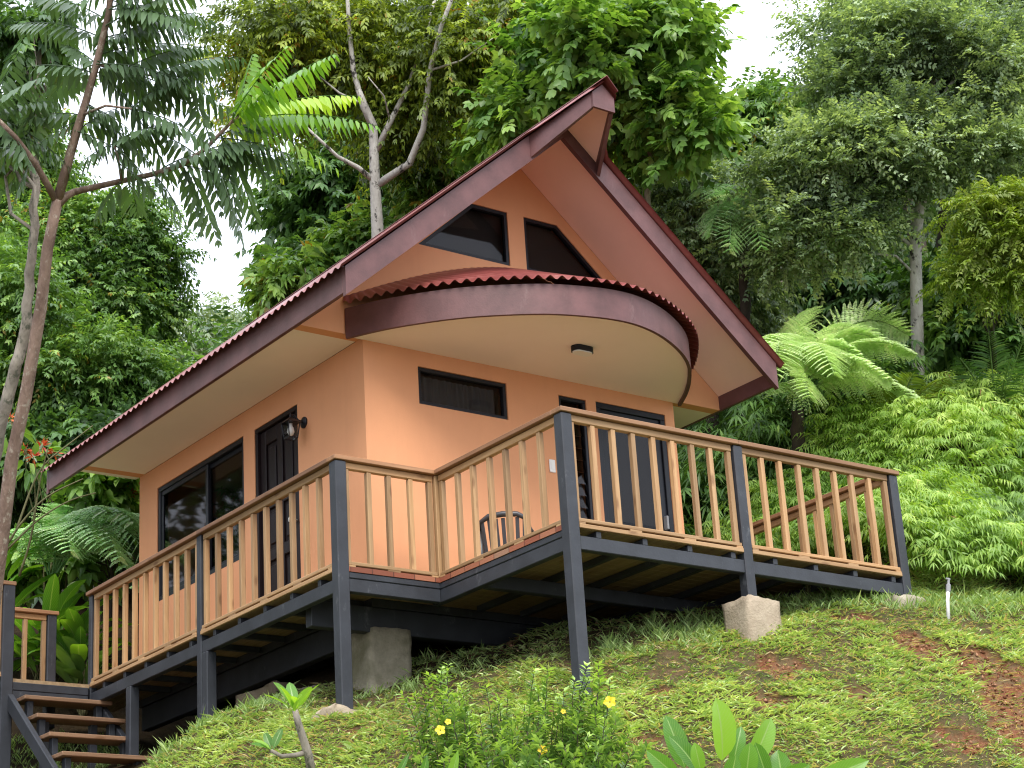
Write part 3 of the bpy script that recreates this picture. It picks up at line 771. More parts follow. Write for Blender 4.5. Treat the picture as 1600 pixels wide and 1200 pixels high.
# beams
def dbox(name, lo, hi, mat='charcoal', bev=.006): return MB().bbox(lo, hi, bev).build(name, M[mat], deck)
ZB0, ZB1 = -.235, -.121
dbox("beam", (PX1 - .035, PY1 + .052, ZB0), (PX1 + .035, LY + .03, ZB1))
dbox("beam", (QX + .06, DY - .035, ZB0), (EX + .03, DY + .035, ZB1))
dbox("beam", (PX1 + .055, PY1 - .035, ZB0), (QX - .036, PY1 + .035, ZB1)); dbox("rim_board", (PX1 + .055, PY1 - .040, ZB1 + .001), (QX - .041, PY1 + .03, -.067))
dbox("beam", (QX - .035, DY + .052, ZB0), (QX + .035, PY1 + .035, ZB1)); dbox("rim_board", (QX - .040, DY + .052, ZB1 + .001), (QX + .03, PY1 + .03, -.067))
dbox("beam", (EX - .035, DY + .036, ZB0), (EX + .03, -.4, ZB1))
dbox("beam", (-2.6, LY - .035, -.25), (PX1 - .06, LY + .035, -.15)); dbox("rim_board", (-2.6, LY - .038, -.148), (PX1 - .06, LY + .03, -.068))
dbox("beam", (QX + .04, -1.25, ZB0 - .004), (EX - .04, -1.17, ZB1))
dbox("beam", (-.60, .02, -.36), (3.7, .12, -.136)); dbox("beam", (0.02, .13, -.38), (.12, 4.5, -.139)); dbox("beam", (1.8, .13, -.38), (1.9, 4.5, -.139)); dbox("beam", (3.55, .13, -.38), (3.65, 4.5, -.139))
# joists
j0 = MB().bbox((-.025, 0, -.120), (.025, 2.46, -.066), .004); j0m = None
for kx in range(8):
    x = QX + .26 + kx * .475
    j = MB().bbox((x - .025, DY - .028, ZB1 + .001), (x + .025, -.14, -.066), .004).build("joist", M['charcoal'], deck)
for ky in range(10):
    y = PY1 + .30 + ky * .46
    MB().bbox((PX1 - .028, y - .025, ZB1 + .001), (-.01, y + .025, -.0655), .004).build("joist", M['charcoal'], deck)
for ky in range(9):
    y = .55 + ky * .46
    MB().bbox((.125, y - .03, -.24), (3.54, y + .03, -.1365), .004).build("joist", M['charcoal'], deck)
# posts
def post(x, y, z0, z1, w=.108):
    return MB().bbox((x - w / 2, y - w / 2, z0), (x + w / 2, y + w / 2, z1), .008).build("post", M['charcoal'], deck)
def gz(x, y): return float(hz(np.array([x]), np.array([y]))[0])
post(PX1, PY1, -1.24, .888); post(QX, DY, gz(QX, DY) - .12, .888); post(2.14, DY, -.47, .888, .10); post(EX, DY, -.34, .888, .10)
post(PX1, 1.78, gz(PX1, 1.78) - .1, .888, .085); post(PX1, LY, -.26, .888, .075); post(PX1, 3.22, gz(PX1, 3.22) - .1, -.237, .10); post(PX1, 1.66, gz(PX1, 1.66) - .1, -.237, .10)
post(-1.62, LY, gz(-1.62, LY) - .2, .90, .12); post(EX, -.52, -.4, .888, .085); post(-.76, 5.05, -.3, .90, .10); post(-2.6, 5.05, -.9, .90, .10); post(-2.6, LY, -1.3, .90, .10)
post(2.6, .5, -.7, -.24, .14); post(3.6, -1.2, gz(3.6, -1.2) - .1, -.24, .1)
# handrails
bal_me = {}
def railing(p0, p1, n, axis, c0=None, c1=None):
    """one straight run between two posts: cap and sub-rail, foot rail, balusters"""
    (x0, y0), (x1, y1) = p0, p1
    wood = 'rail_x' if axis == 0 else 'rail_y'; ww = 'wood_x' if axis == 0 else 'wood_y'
    lo = (min(x0, x1), min(y0, y1)); hi = (max(x0, x1), max(y0, y1))
    def run(wd, z0, z1, ca, cb):
        if axis == 0: return MB().bbox((lo[0] + ca, y0 - wd / 2, z0), (hi[0] - cb, y0 + wd / 2, z1), .005)
        return MB().bbox((x0 - wd / 2, lo[1] + ca, z0), (x0 + wd / 2, hi[1] - cb, z1), .005)
    dflt = -.066 if axis == 0 else .069
    cap = run(.135, .892, .932, dflt if c0 is None else c0, dflt if c1 is None else c1)
    rl = cap.build("railing", M[wood], deck)
    run(.05, .832, .889, .056, .056).build("sub_rail", M[ww], rl)
    run(.085, -.010, .022, .056, .056).build("foot_rail", M[ww], rl)
    # timber strip under the foot rail with scupper slots
    L = (hi[0] - lo[0]) if axis == 0 else (hi[1] - lo[1])
    key = 'bal'
    k_ = max(2, int(L / .55))
    for q in range(k_ + 1):
        s0 = .06 + (L - .12) * q / k_; a_, b_ = max(.057, s0 - .06), min(L - .057, s0 + .06)
        sp_ = MB()
        if axis == 0: sp_.box((lo[0] + a_, y0 - .047, -.025), (lo[0] + b_, y0 + .03, -.0105))
        else: sp_.box((x0 - .047, lo[1] + a_, -.025), (x0 + .03, lo[1] + b_, -.0105))
        sp_.build("rail_packer", M[ww], rl)
    if key not in bal_me:
        tmp = MB().bbox((-.0225, -.0225, 0), (.0225, .0225, .805), .004)
        me = bpy.data.meshes.new("baluster"); me.from_pydata(tmp.v, [], tmp.f); me.materials.append(M['wood_z']); bal_me[key] = me
    for kk in range(n):
        t = kk / (n - 1); s_ = .08 + t * (L - .16)
        o = bpy.data.objects.new("baluster", bal_me[key]); col.objects.link(o)
        jit = r2.uniform(-.008, .008)
        o.location = (lo[0] + s_ + jit, y0, .024) if axis == 0 else (x0, lo[1] + s_ + jit, .024)
        o.rotation_euler = (0, 0, r2.integers(0, 4) * math.pi / 2 + r2.uniform(-.03, .03))
        o.parent = rl; o.matrix_parent_inverse = world_mat(rl).inverted()
    return rl
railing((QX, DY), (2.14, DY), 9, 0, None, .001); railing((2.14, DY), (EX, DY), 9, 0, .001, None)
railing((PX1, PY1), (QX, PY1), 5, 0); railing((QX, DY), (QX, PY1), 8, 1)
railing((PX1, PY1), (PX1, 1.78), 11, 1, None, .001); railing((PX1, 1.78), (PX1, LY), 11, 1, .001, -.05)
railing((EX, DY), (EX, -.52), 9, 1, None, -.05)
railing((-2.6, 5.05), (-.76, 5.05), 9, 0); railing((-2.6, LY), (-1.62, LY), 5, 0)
# corner timbers at the inner corner
MB().bbox((QX - .05, PY1 - .05, -.02), (QX - .003, PY1 + .0, .888), .004).bbox((QX + .0, PY1 - .06, -.02), (QX + .05, PY1 - .003, .888), .004).build("corner_stud", M['wood_z'], deck)
# timber strip on the deck edge below the foot rails
MB().bbox((QX + .056, DY - .052, -.062), (2.14 - .052, DY - .03, -.026), .004).bbox((2.14 + .052, DY - .052, -.062), (EX - .052, DY - .03, -.026), .004).build("edge_strip", M['wood_x'], deck)
MB().bbox((PX1 - .052, PY1 + .056, -.062), (PX1 - .03, 1.78 - .045, -.026), .004).bbox((PX1 - .052, 1.78 + .045, -.062), (PX1 - .03, LY - .04, -.026), .004).build("edge_strip", M['wood_y'], deck)

# ------------------------------------------------------------------ stairs
st = empty("stairs", (-1.06, 3.6, -1.0), "open timber stairs with dark stringers rising to the left end of the deck", "stairs")
for kk in range(5):
    yy, zz = 4.0 - .30 * kk, -.235 - .235 * kk
    t_ = MB().bbox((-1.52, yy - .13, zz - .042), (-.60, yy + .15, zz), .006).build("tread", M['tread'], st)
    MB().bbox((-1.46, yy - .06, zz - .24), (-1.40, yy + .02, zz - .044), .004).build("tread_block", M['charcoal'], t_)
    MB().bbox((-.74, yy - .06, zz - .24), (-.68, yy + .02, zz - .044), .004).build("tread_block", M['charcoal'], t_)
for xx in (-1.58, -.64):
    MB().beam((xx, 4.12, -.24), (xx, 2.75, -1.36), .06, .13, .006).build("stringer", M['charcoal'], st)
for xx in (-1.35, -.85):
    MB().bbox((xx - .035, 3.75, gz(xx, 3.75) - .1), (xx + .035, 3.82, -.5), .004).build("prop", M['charcoal'], st)
pz = -1.40
pad = MB().bbox((-1.75, 2.35, pz - .3), (-.45, 2.78, pz), .02).build("concrete_step", M['concrete_tan'])
tag(pad, "pale concrete landing slab at the foot of the timber stairs", "step")

# ------------------------------------------------------------------ concrete footings
def rough_block(name, label, lo, hi, mat, cat="footing", seed=0, amp=.02, taper=.0):
    """weathered block: subdivided box with uneven faces and broken edges"""
    rg = np.random.default_rng(seed); n = 9
    lo = np.array(lo, float); hi = np.array(hi, float); vs = {}; V = []; F = []
    ph = rg.uniform(0, 6, (3, 3))
    def vid(i, j, k):
        key = (i, j, k)
        if key not in vs:
            t = np.array([i, j, k]) / n
            edge = sum(1 for c in (i, j, k) if c in (0, n))
            p = lo + (hi - lo) * t
            cen = (lo + hi) / 2
            if edge >= 2: p = p + (cen - p) * np.array([.022, .022, .014]) * (1.0 + 1.6 * rg.random())
            p = p + amp * np.array([math.sin(9 * p[1] + 7 * p[2] + ph[0, 0]), math.sin(8 * p[0] + 9 * p[2] + ph[1, 0]), math.sin(9 * p[0] + 7 * p[1] + ph[2, 0])]) + rg.normal(0, amp * .35, 3)
            if taper: 
                sc_ = 1 + taper * (1 - t[2]); p[:2] = cen[:2] + (p[:2] - cen[:2]) * sc_
            vs[key] = len(V); V.append(p)
        return vs[key]
    for a in range(n):
        for b_ in range(n):
            for kk in (0, n):
                q = [(a, b_, kk), (a + 1, b_, kk), (a + 1, b_ + 1, kk), (a, b_ + 1, kk)]; F.append([vid(*c) for c in (q if kk else q[::-1])])
                q = [(a, kk, b_), (a + 1, kk, b_), (a + 1, kk, b_ + 1), (a, kk, b_ + 1)]; F.append([vid(*c) for c in (q[::-1] if kk else q)])
                q = [(kk, a, b_), (kk, a + 1, b_), (kk, a + 1, b_ + 1), (kk, a, b_ + 1)]; F.append([vid(*c) for c in (q if kk else q[::-1])])
    o = np_mesh(name, np.array(V), np.array(F), M[mat])
    return tag(o, label, cat)
rough_block("concrete_pier", "tall grey concrete block pier under the front corner of the cabin", (-.03, .0, -1.2), (.40, .38, -.30), 'concrete', "pier", 1, .005)
rough_block("concrete_pier", "square tan concrete pier under the middle post of the front deck", (1.97, -2.60, -1.0), (2.34, -2.26, -.465), 'concrete_tan', "pier", 2, .012, .10)
rough_block("concrete_footing", "low rough tan footing under the dark post left of the plumeria", (-.93, -.82, -1.55), (-.48, -.42, -1.235), 'concrete_tan', "footing", 3, .02, .1)
rough_block("concrete_footing", "flat grey footing under the right end post of the deck", (3.72, -2.7, -.7), (4.25, -2.2, -.325), 'concrete', "footing", 4, .03, .25)
rough_block("stone_block", "pale stone block on the low wall under the left walkway", (.02, 1.75, -.60), (.35, 2.5, -.42), 'concrete_tan', "stone", 5, .008)
rough_block("stone_block", "dark broad stone block under the walkway, right of the pale one", (.0, 1.0, -.86), (.35, 1.6, -.60), 'concrete', "stone", 6, .008)

# white stand pipe on the crest
pp = at(1480, 960, 17.05)
sp = empty("stand_pipe", (pp[0], pp[1], pp[2]), "thin white stand pipe sticking out of the grass right of the deck", "pipe")
MB().tube([(pp[0], pp[1], pp[2] - .1), (pp[0] + .016, pp[1] - .012, pp[2] + .12), (pp[0] + .034, pp[1] - .025, pp[2] + .24)], .016, 10).build("pipe", M['pvc'], sp, True)
MB().tube([(pp[0] + .029, pp[1] - .021, pp[2] + .20), (pp[0] + .036, pp[1] - .027, pp[2] + .26), (pp[0] + .037, pp[1] - .028, pp[2] + .265), (pp[0] + .042, pp[1] - .032, pp[2] + .31)], [.021, .021, .012, .012], 10).bbox((pp[0] + .01, pp[1] - .04, pp[2] + .30), (pp[0] + .06, pp[1] - .026, pp[2] + .316), .003).build("tap", M['galv'], sp)

# ------------------------------------------------------------------ plastic chair on the deck
ch = empty("chair", (1.12, -.42, -.025), "dark grey plastic armchair on the deck behind the timber balusters", "chair")
cx_, cy_ = 1.20, -.40; zf = -.025
def CH(v):
    ca, sa = math.cos(-.75), math.sin(-.75); a_, b_ = v[0] * .85, v[1] * .85
    return (cx_ + a_ * ca - b_ * sa, cy_ + a_ * sa + b_ * ca, zf + v[2] * .86)
MB().prism([CH((-.22, -.20, .40)), CH((.22, -.20, .40)), CH((.22, .22, .40)), CH((-.22, .22, .40))], (0, 0, .025)).build("seat", M['chair'], ch)
# curved back with slats; the back stands on the camera side
for kk in range(7):
    a = -.20 + kk * .4 / 6
    MB().beam(CH((a, -.20 - .03 * math.cos(a * 6), .42)), CH((a * 1.12, -.27 - .03 * math.cos(a * 6), .76)), .034, .012, .003).build("back_slat", M['chair'], ch)
MB().tube([CH((-.26, -.20, .66)), CH((-.25, -.265, .74)), CH((-.15, -.30, .79)), CH((0, -.31, .80)), CH((.15, -.30, .79)), CH((.25, -.265, .74)), CH((.26, -.20, .66))], [.02, .022, .026, .028, .026, .022, .02], 8).build("back_rim", M['chair'], ch, True)
for sx in (-1, 1):
    MB().tube([CH((sx * .26, -.20, .66)), CH((sx * .275, -.05, .645)), CH((sx * .275, .12, .64)), CH((sx * .26, .20, .61))], [.02, .024, .024, .02], 8).build("armrest", M['chair'], ch, True)
    for (yy, tp) in ((-.21, .66), (.20, .61)):
        MB().tube([CH((sx * .26, yy, tp)), CH((sx * .255, yy, .40)), CH((sx * .27, yy * 1.12, 0.0))], [.02, .022, .016], 8).build("leg", M['chair'], ch, True)

# ------------------------------------------------------------------ foliage tools
def nrm(a): return a / np.maximum(np.linalg.norm(a, axis=-1, keepdims=True), 1e-9)
def leaf_arrays(P, D, N, L, W, tint, lod=0, fold=.18, droop=.25):
    """leaf blades as triangles. returns V, F, tint-per-face"""
    D = nrm(D); N = nrm(N - D * (N * D).sum(-1, keepdims=True)); S = np.cross(D, N)
    n = len(P); L = L[:, None]; W = W[:, None]; Z = np.array([0, 0, 1.0])
    if lod == 0:
        mid = P + D * L * .45 - Z * droop * L * .15 + N * fold * W
        V = np.stack([P, mid + S * W * .5, P + D * L - Z * droop * L * .6, mid - S * W * .5], 1)
        F = np.array([[0, 2, 1], [0, 3, 2]]); k = 4
    elif lod == 2:    # broad leaf, 8 verts
        c1 = P + D * L * .3 - Z * droop * L * .06; c2 = P + D * L * .68 - Z * droop * L * .28; tp = P + D * L - Z * droop * L * .62
        V = np.stack([P, c1, c2, tp, c1 + S * W * .5 + N * fold * W, c2 + S * W * .38 + N * fold * W * .8, c1 - S * W * .5 + N * fold * W, c2 - S * W * .38 + N * fold * W * .8], 1)
        F = np.array([[0, 1, 4], [1, 2, 5], [1, 5, 4], [2, 3, 5], [0, 6, 1], [1, 6, 7], [1, 7, 2], [2, 7, 3]]); k = 8
    else:             # narrow blade with two bends
        c1 = P + D * L * .4 - Z * droop * L * .12; tp = P + D * L - Z * droop * L * .62
        V = np.stack([P, c1 + S * W * .5 + N * fold * W, c1 - S * W * .5 + N * fold * W, c1, tp], 1)
        F = np.array([[0, 3, 1], [0, 2, 3], [3, 4, 1], [3, 2, 4]]); k = 5
    Fi = (np.arange(n)[:, None, None] * k + F[None]).reshape(-1, 3)
    return V.reshape(-1, 3), Fi, np.repeat(tint, len(F))

class Foliage:
    """gathers leaf blades and thin stalks; builds one mesh"""
    def __init__(s): s.V = []; s.F = []; s.T = []; s.n = 0
    def put(s, V, F, T):
        s.V.append(V); s.F.append(F + s.n); s.T.append(T); s.n += len(V)
    def leaves(s, *a, **k): s.put(*leaf_arrays(*a, **k))
    def build(s, name, mat, parent=None):
        return np_mesh(name, np.concatenate(s.V), np.concatenate(s.F), mat, parent, tint=np.concatenate(s.T))

def pinnate(rg, S, D, L, droop, npair, ang, ll, lw, hang, t0=.12, prof=None, jit=.12, roll=.3, tint=None, tvar=.12):
    """paired leaflets along arching stalks. S,D,L,droop: n stalks. returns leaf arrays + stalk points"""
    n = len(S); t = np.linspace(t0, 1, npair); D = nrm(D)
    L_ = L[:, None]; dr = np.broadcast_to(droop, (n,))[:, None]
    P = S[:, None] + D[:, None] * (L_ * t)[..., None]; P[..., 2] -= dr * L_ * t ** 2
    T = np.repeat(D[:, None], npair, 1).copy(); T[..., 2] -= 2 * dr * t; T = nrm(T)
    up = np.array([0, 0, 1.0]) + rg.normal(0, roll, (n, 1, 3)); side = nrm(np.cross(T, np.broadcast_to(up, T.shape)))
    N = nrm(np.cross(side, T))
    pr = np.ones(npair) if prof is None else prof(t)
    outs = []
    tt = np.full(n, .5) if tint is None else tint
    for sg in (-1, 1):
        d = T * math.cos(ang) + side * sg * math.sin(ang); d = d + rg.normal(0, jit, d.shape); d[..., 2] -= hang
        l = ll * pr * rg.uniform(.85, 1.12, (n, npair)); w_ = lw * (pr ** .6) * rg.uniform(.85, 1.12, (n, npair))
        outs.append((P.reshape(-1, 3), d.reshape(-1, 3), (N + rg.normal(0, .25, N.shape)).reshape(-1, 3), l.ravel(), w_.ravel(),
                     np.clip(np.repeat(tt, npair) + rg.normal(0, tvar, n * npair), 0, 1)))
    # terminal leaf
    e = S + D * L[:, None]; e[:, 2] -= dr[:, 0] * L
    outs.append((e, T[:, -1] + np.array([0, 0, -hang]), N[:, -1], np.full(n, ll * pr[-1]), np.full(n, lw * pr[-1] ** .6), tt))
    A = [np.concatenate([o[i] for o in outs]) for i in range(6)]
    return A, P, T, side

def stalks(fo, P0, D, L, droop, rad, tint=0.3, seg=5):
    """thin flat-sided stalks under the leaflets"""
    n = len(P0); t = np.linspace(0, 1, seg); D = nrm(D); L = L[:, None]; dr = np.broadcast_to(droop, (n,))[:, None]
    P = P0[:, None] + D[:, None] * (L * t)[..., None]; P[..., 2] -= dr * L * t ** 2
    s = nrm(np.cross(D, np.array([0.13, .07, 1.0]))); q = np.cross(s, D); r = rad * (1 - .6 * t)
    ring = np.stack([P + s[:, None] * r[None, :, None], P - s[:, None] * .5 * r[None, :, None] + q[:, None] * .87 * r[None, :, None], P - s[:, None] * .5 * r[None, :, None] - q[:, None] * .87 * r[None, :, None]], 2)
    V = ring.reshape(-1, 3); f = []
    for i in range(seg - 1):
        for k in range(3):
            a, b_, c, d = i * 3 + k, i * 3 + (k + 1) % 3, (i + 1) * 3 + (k + 1) % 3, (i + 1) * 3 + k
            f += [[a, b_, c], [a, c, d]]
    F = (np.arange(n)[:, None, None] * seg * 3 + np.array(f)[None]).reshape(-1, 3)
    fo.put(V, F, np.full(len(F), tint))

def vein(m):
    """midrib and side veins of the broad leaves"""
    u = m.n("ShaderNodeAttribute", attribute_name="bu"); v_ = m.n("ShaderNodeAttribute", attribute_name="bv")
    au = m.n("ShaderNodeMath", operation='ABSOLUTE'); m.l(u.outputs["Fac"], au.inputs[0])
    k = m.n("ShaderNodeMath", operation='MULTIPLY_ADD'); k.inputs[1].default_value = -.22; m.l(au.outputs[0], k.inputs[0]); m.l(v_.outputs["Fac"], k.inputs[2])
    s_ = m.n("ShaderNodeMath", operation='MULTIPLY'); s_.inputs[1].default_value = 15.0; m.l(k.outputs[0], s_.inputs[0])
    fr = m.n("ShaderNodeMath", operation='FRACT'); m.l(s_.outputs[0], fr.inputs[0])
    a = m.ramp(fr.outputs[0], [(0, (1, 1, 1)), (.12, (0, 0, 0)), (.9, (0, 0, 0)), (1, (1, 1, 1))]); b_ = m.ramp(au.outputs[0], [(.03, (1, 1, 1)), (.09, (0, 0, 0))])
    return m.mix(1.0, m.mix(.55, (0, 0, 0), a), b_, 'ADD')

Lf = {
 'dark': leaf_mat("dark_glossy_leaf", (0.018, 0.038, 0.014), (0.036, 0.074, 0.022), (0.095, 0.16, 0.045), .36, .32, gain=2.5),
 'mid': leaf_mat("mid_green_leaf", (0.022, 0.048, 0.014), (0.056, 0.11, 0.026), (0.14, 0.21, 0.055), .40, .36, odd=(.32, .22, .03), gain=2.2),
 'olive': leaf_mat("olive_leaf", (0.022, 0.034, 0.010), (0.075, 0.105, 0.016), (0.20, 0.24, 0.03), .45, .40, odd=(.40, .22, .04), gain=2.3),
 'bright': leaf_mat("bright_broad_leaf", (0.032, 0.085, 0.014), (0.11, 0.20, 0.045), (0.25, 0.36, 0.10), .38, .40),
 'dusty': leaf_mat("dusty_green_leaf", (0.028, 0.044, 0.024), (0.062, 0.090, 0.050), (0.16, 0.20, 0.115), .42, .36, gain=2.9),
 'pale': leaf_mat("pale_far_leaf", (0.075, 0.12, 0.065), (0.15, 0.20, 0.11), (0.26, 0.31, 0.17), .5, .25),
 'yellow': leaf_mat("yellow_green_leaf", (0.045, 0.085, 0.012), (0.13, 0.19, 0.022), (0.22, 0.26, 0.075), .42, .34, gain=1.4),
 'cedar': leaf_mat("blue_green_leaflet", (0.032, 0.052, 0.028), (0.054, 0.088, 0.044), (0.095, 0.140, 0.066), .33, .30, (1.3, 1.6, .4), gain=2.0, odd=(.45, .17, .02)),
 'young': leaf_mat("young_yellow_leaflet", (0.045, 0.12, 0.020), (0.12, 0.24, 0.030), (0.30, 0.42, 0.055), .38, .42),
 'fern': leaf_mat("tree_fern_leaf", (0.15, 0.21, 0.085), (0.27, 0.35, 0.165), (0.42, 0.50, 0.27), .5, .36, (1.2, 1.3, .75), gain=2.1),
 'fern_grey': leaf_mat("grey_green_fern", (0.075, 0.135, 0.060), (0.14, 0.22, 0.11), (0.26, 0.34, 0.20), .5, .38, (1.2, 1.3, .8), gain=2.9),
 'thicket': leaf_mat("lime_fern", (0.060, 0.120, 0.022), (0.165, 0.265, 0.050), (0.36, 0.45, 0.12), .45, .40, odd=(.28, .17, .06), gain=1.5),
 'palm': leaf_mat("palm_leaf", (0.025, 0.065, 0.018), (0.055, 0.12, 0.035), (0.15, 0.23, 0.07), .35, .30),
 'grass': leaf_mat("grass_blade", (0.065, 0.115, 0.034), (0.17, 0.255, 0.080), (0.40, 0.46, 0.22), .55, .36, gain=1.5, odd=(.50, .40, .24)),
 'banana': leaf_mat("broad_lily_leaf", (0.055, 0.15, 0.022), (0.10, 0.24, 0.035), (0.22, 0.40, 0.05), .30, .42, (1.6, 1.5, .35), gain=1.15),
 'shrub': leaf_mat("glossy_shrub_leaf", (0.036, 0.075, 0.022), (0.085, 0.155, 0.040), (0.24, 0.34, 0.08), .30, .28, gain=1.7),
 'red': leaf_mat("red_orange_bract", (0.35, 0.03, 0.02), (0.55, 0.09, 0.03), (0.75, 0.22, 0.05), .45, .30, (1.4, 1, .8), gain=1),
 'petal': leaf_mat("yellow_petal", (0.70, 0.42, 0.01), (0.83, 0.55, 0.01), (0.88, 0.65, 0.04), .45, .30, (1.2, 1.1, .5), gain=1),
}
Bk = {
 'grey': bark_mat("grey_bark", (0.14, 0.12, 0.10), (0.34, 0.30, 0.25), (0.10, 0.10, 0.075)),
 'white': bark_mat("pale_mottled_bark", (0.30, 0.28, 0.25), (0.52, 0.50, 0.46), (0.045, 0.042, 0.038), 5),
 'red': bark_mat("reddish_bark", (0.12, 0.078, 0.060), (0.26, 0.18, 0.14), (0.30, 0.25, 0.20), 9),
 'dark': bark_mat("dark_bark", (0.025, 0.02, 0.016), (0.075, 0.06, 0.045)),
 'stem': bark_mat("green_brown_stem", (0.07, 0.075, 0.03), (0.15, 0.14, 0.07)),
}

def clumps(rg, balls, n):
    """centres of leaf clumps spread through ellipsoids, denser near their outside"""
    vol = np.array([b[1][0] * b[1][1] * b[1][2] for b in balls]) ** (2 / 3); cnt = np.maximum(1, np.round(n * vol / vol.sum())).astype(int)
    out = []
    for (c, r), k in zip(balls, cnt):
        u = nrm(rg.normal(size=(k, 3))) * (rg.random((k, 1)) ** .42); out.append(np.array(c) + u * np.array(r))
    return np.concatenate(out)

def crown_foliage(rg, fo, C, cr, twigs, npair, ll, lw, hang=.25, ang=.9, lod=0, tlen=None, droop=.35, fold=.18, flat=.75, tvar=.13, cvar=.20, tbase=.45, outc=None):
    """twigs with paired leaves leaving every clump centre"""
    n = len(C) * twigs
    base = np.repeat(C, twigs, 0); u = nrm(rg.normal(size=(n, 3))); u[:, 2] *= flat; u[:, 2] += .15
    crr = np.repeat(cr * rg.uniform(.7, 1.3, len(C)), twigs)[:, None]
    S = base + u * crr * rg.uniform(.0, .75, (n, 1))
    D = nrm(u + rg.normal(0, .35, (n, 3)))
    L = (tlen or cr * .8) * rg.uniform(.6, 1.25, n)
    ct = np.clip(rg.normal(tbase, cvar, len(C)), .02, .9)
    tint = np.clip(np.repeat(ct, twigs) + rg.normal(0, .08, n), 0, .9)
    A, _, _, _ = pinnate(rg, S, D, L, droop, npair, ang, ll, lw, hang, t0=.15, jit=.25, roll=.45, tint=tint, tvar=tvar)
    fo.leaves(*A, lod=lod, fold=fold, droop=droop)

def limb(mb, a, b, r0, r1, rg, sag=.0, n=7, seg=7):
    a = np.array(a, float); b = np.array(b, float); L = np.linalg.norm(b - a); t = np.linspace(0, 1, n)[:, None]
    p = a + (b - a) * t; wob = rg.normal(0, .035 * L, (n, 3)); wob[0] = 0; wob[-1] = 0; p += wob; p[:, 2] += sag * L * 4 * (t * (1 - t))[:, 0]
    mb.tube([tuple(q) for q in p], list(r0 + (r1 - r0) * np.linspace(0, 1, n)), seg)

def px_ball(px, py, d, rx, ry, rz=None):
    """ellipsoid crown lobe: photograph pixel, distance, radii in pixels at that distance"""
    k = d / CF; c = at(px, py, d); r = (rx + ry) / 2 * k if rz is None else rz
    a = rx * k; h = ry * k
    return (c, (max(a, r) * .9, max(a, r) * .9 if rz is None else r, h))

def tree(label, seed, mat, bark, lobes, ncl, cr, twigs, npair, ll, lw, trunk=None, tr=.10, cat="tree", group=None, name="tree", limbs=8, **kw):
    """trunk with limbs reaching into the leaf clumps, and a crown of leaves"""
    rg = np.random.default_rng(seed); balls = [px_ball(*l) for l in lobes]
    C = clumps(rg, balls, ncl)
    if trunk is None:
        c = balls[0][0]; x, y = c[0], c[1]
        trunk = [(x, y, gz(x, y) - .2), (x + .1, y + .1, (gz(x, y) + c[2]) / 2), tuple(c)]
    base = trunk[0]
    root = empty(name, base, label, cat, group)
    mb = MB(); n = len(trunk)
    T = [Vector(p) for p in trunk]; pts = []; rad = []
    for i in range(n - 1):
        for k in range(5):
            f = k / 5; p = T[i].lerp(T[i + 1], f); pts.append(p + Vector(rg.normal(0, tr * .12, 3))); rad.append(tr * (1 - .6 * (i + f) / (n - 1)))
    pts.append(T[-1]); rad.append(tr * .4); mb.tube(pts, rad, 9)
    top = np.array(pts[len(pts) // 2:])
    for c in C[rg.permutation(len(C))[:limbs]]:
        j = rg.integers(0, len(top)); limb(mb, top[j], c, tr * .32, tr * .08, rg, .03)
    mb.build("trunk", Bk[bark], root, True)
    fo = Foliage(); crown_foliage(rg, fo, C, cr, twigs, npair, ll, lw, **kw)
    fo.build("crown", Lf[mat], root)
    return root

# ------------------------------------------------------------------ trees behind the cabin
WOOD = "trees of the forest behind the cabin"
def pxs(*a): return [tuple(at(*p)) for p in a]
# far backdrop of the wood, seen only through gaps
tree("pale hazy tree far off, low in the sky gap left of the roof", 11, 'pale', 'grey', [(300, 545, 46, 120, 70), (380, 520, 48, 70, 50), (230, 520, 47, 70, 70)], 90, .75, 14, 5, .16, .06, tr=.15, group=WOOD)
tree("large dark green tree left of the sky gap, over the end of the roof", 12, 'mid', 'dark', [(165, 480, 30, 90, 90), (60, 420, 30, 110, 110), (230, 450, 30.5, 40, 45), (40, 270, 31, 70, 80), (130, 390, 30, 60, 60), (225, 400, 30.3, 45, 50), (190, 345, 30.2, 45, 35)], 260, .46, 30, 7, .085, .040, tr=.16, group=WOOD, limbs=16, tbase=.45, tlen=.5)
tree("leafy mid green tree behind the trunks at the left edge", 13, 'mid', 'grey', [(100, 600, 27, 150, 90), (200, 610, 27, 100, 60), (20, 480, 27, 70, 100)], 190, .40, 26, 7, .085, .040, tr=.12, group=WOOD, limbs=10, tbase=.5, tlen=.45)
tree("small dark tree under the eave, far left", 14, 'dark', 'dark', [(150, 730, 26, 130, 60), (40, 720, 26, 80, 80)], 90, .40, 20, 5, .15, .07, tr=.10, group=WOOD, tbase=.35)
tree("dense glossy dark tree right of the sky gap, behind the roof slope", 15, 'dark', 'dark', [(520, 330, 29, 80, 100), (480, 430, 28.5, 55, 50), (610, 300, 29.5, 120, 110), (700, 330, 30, 90, 90)], 260, .46, 22, 5, .15, .075, tr=.18, group=WOOD, limbs=18, tbase=.42, lod=0)
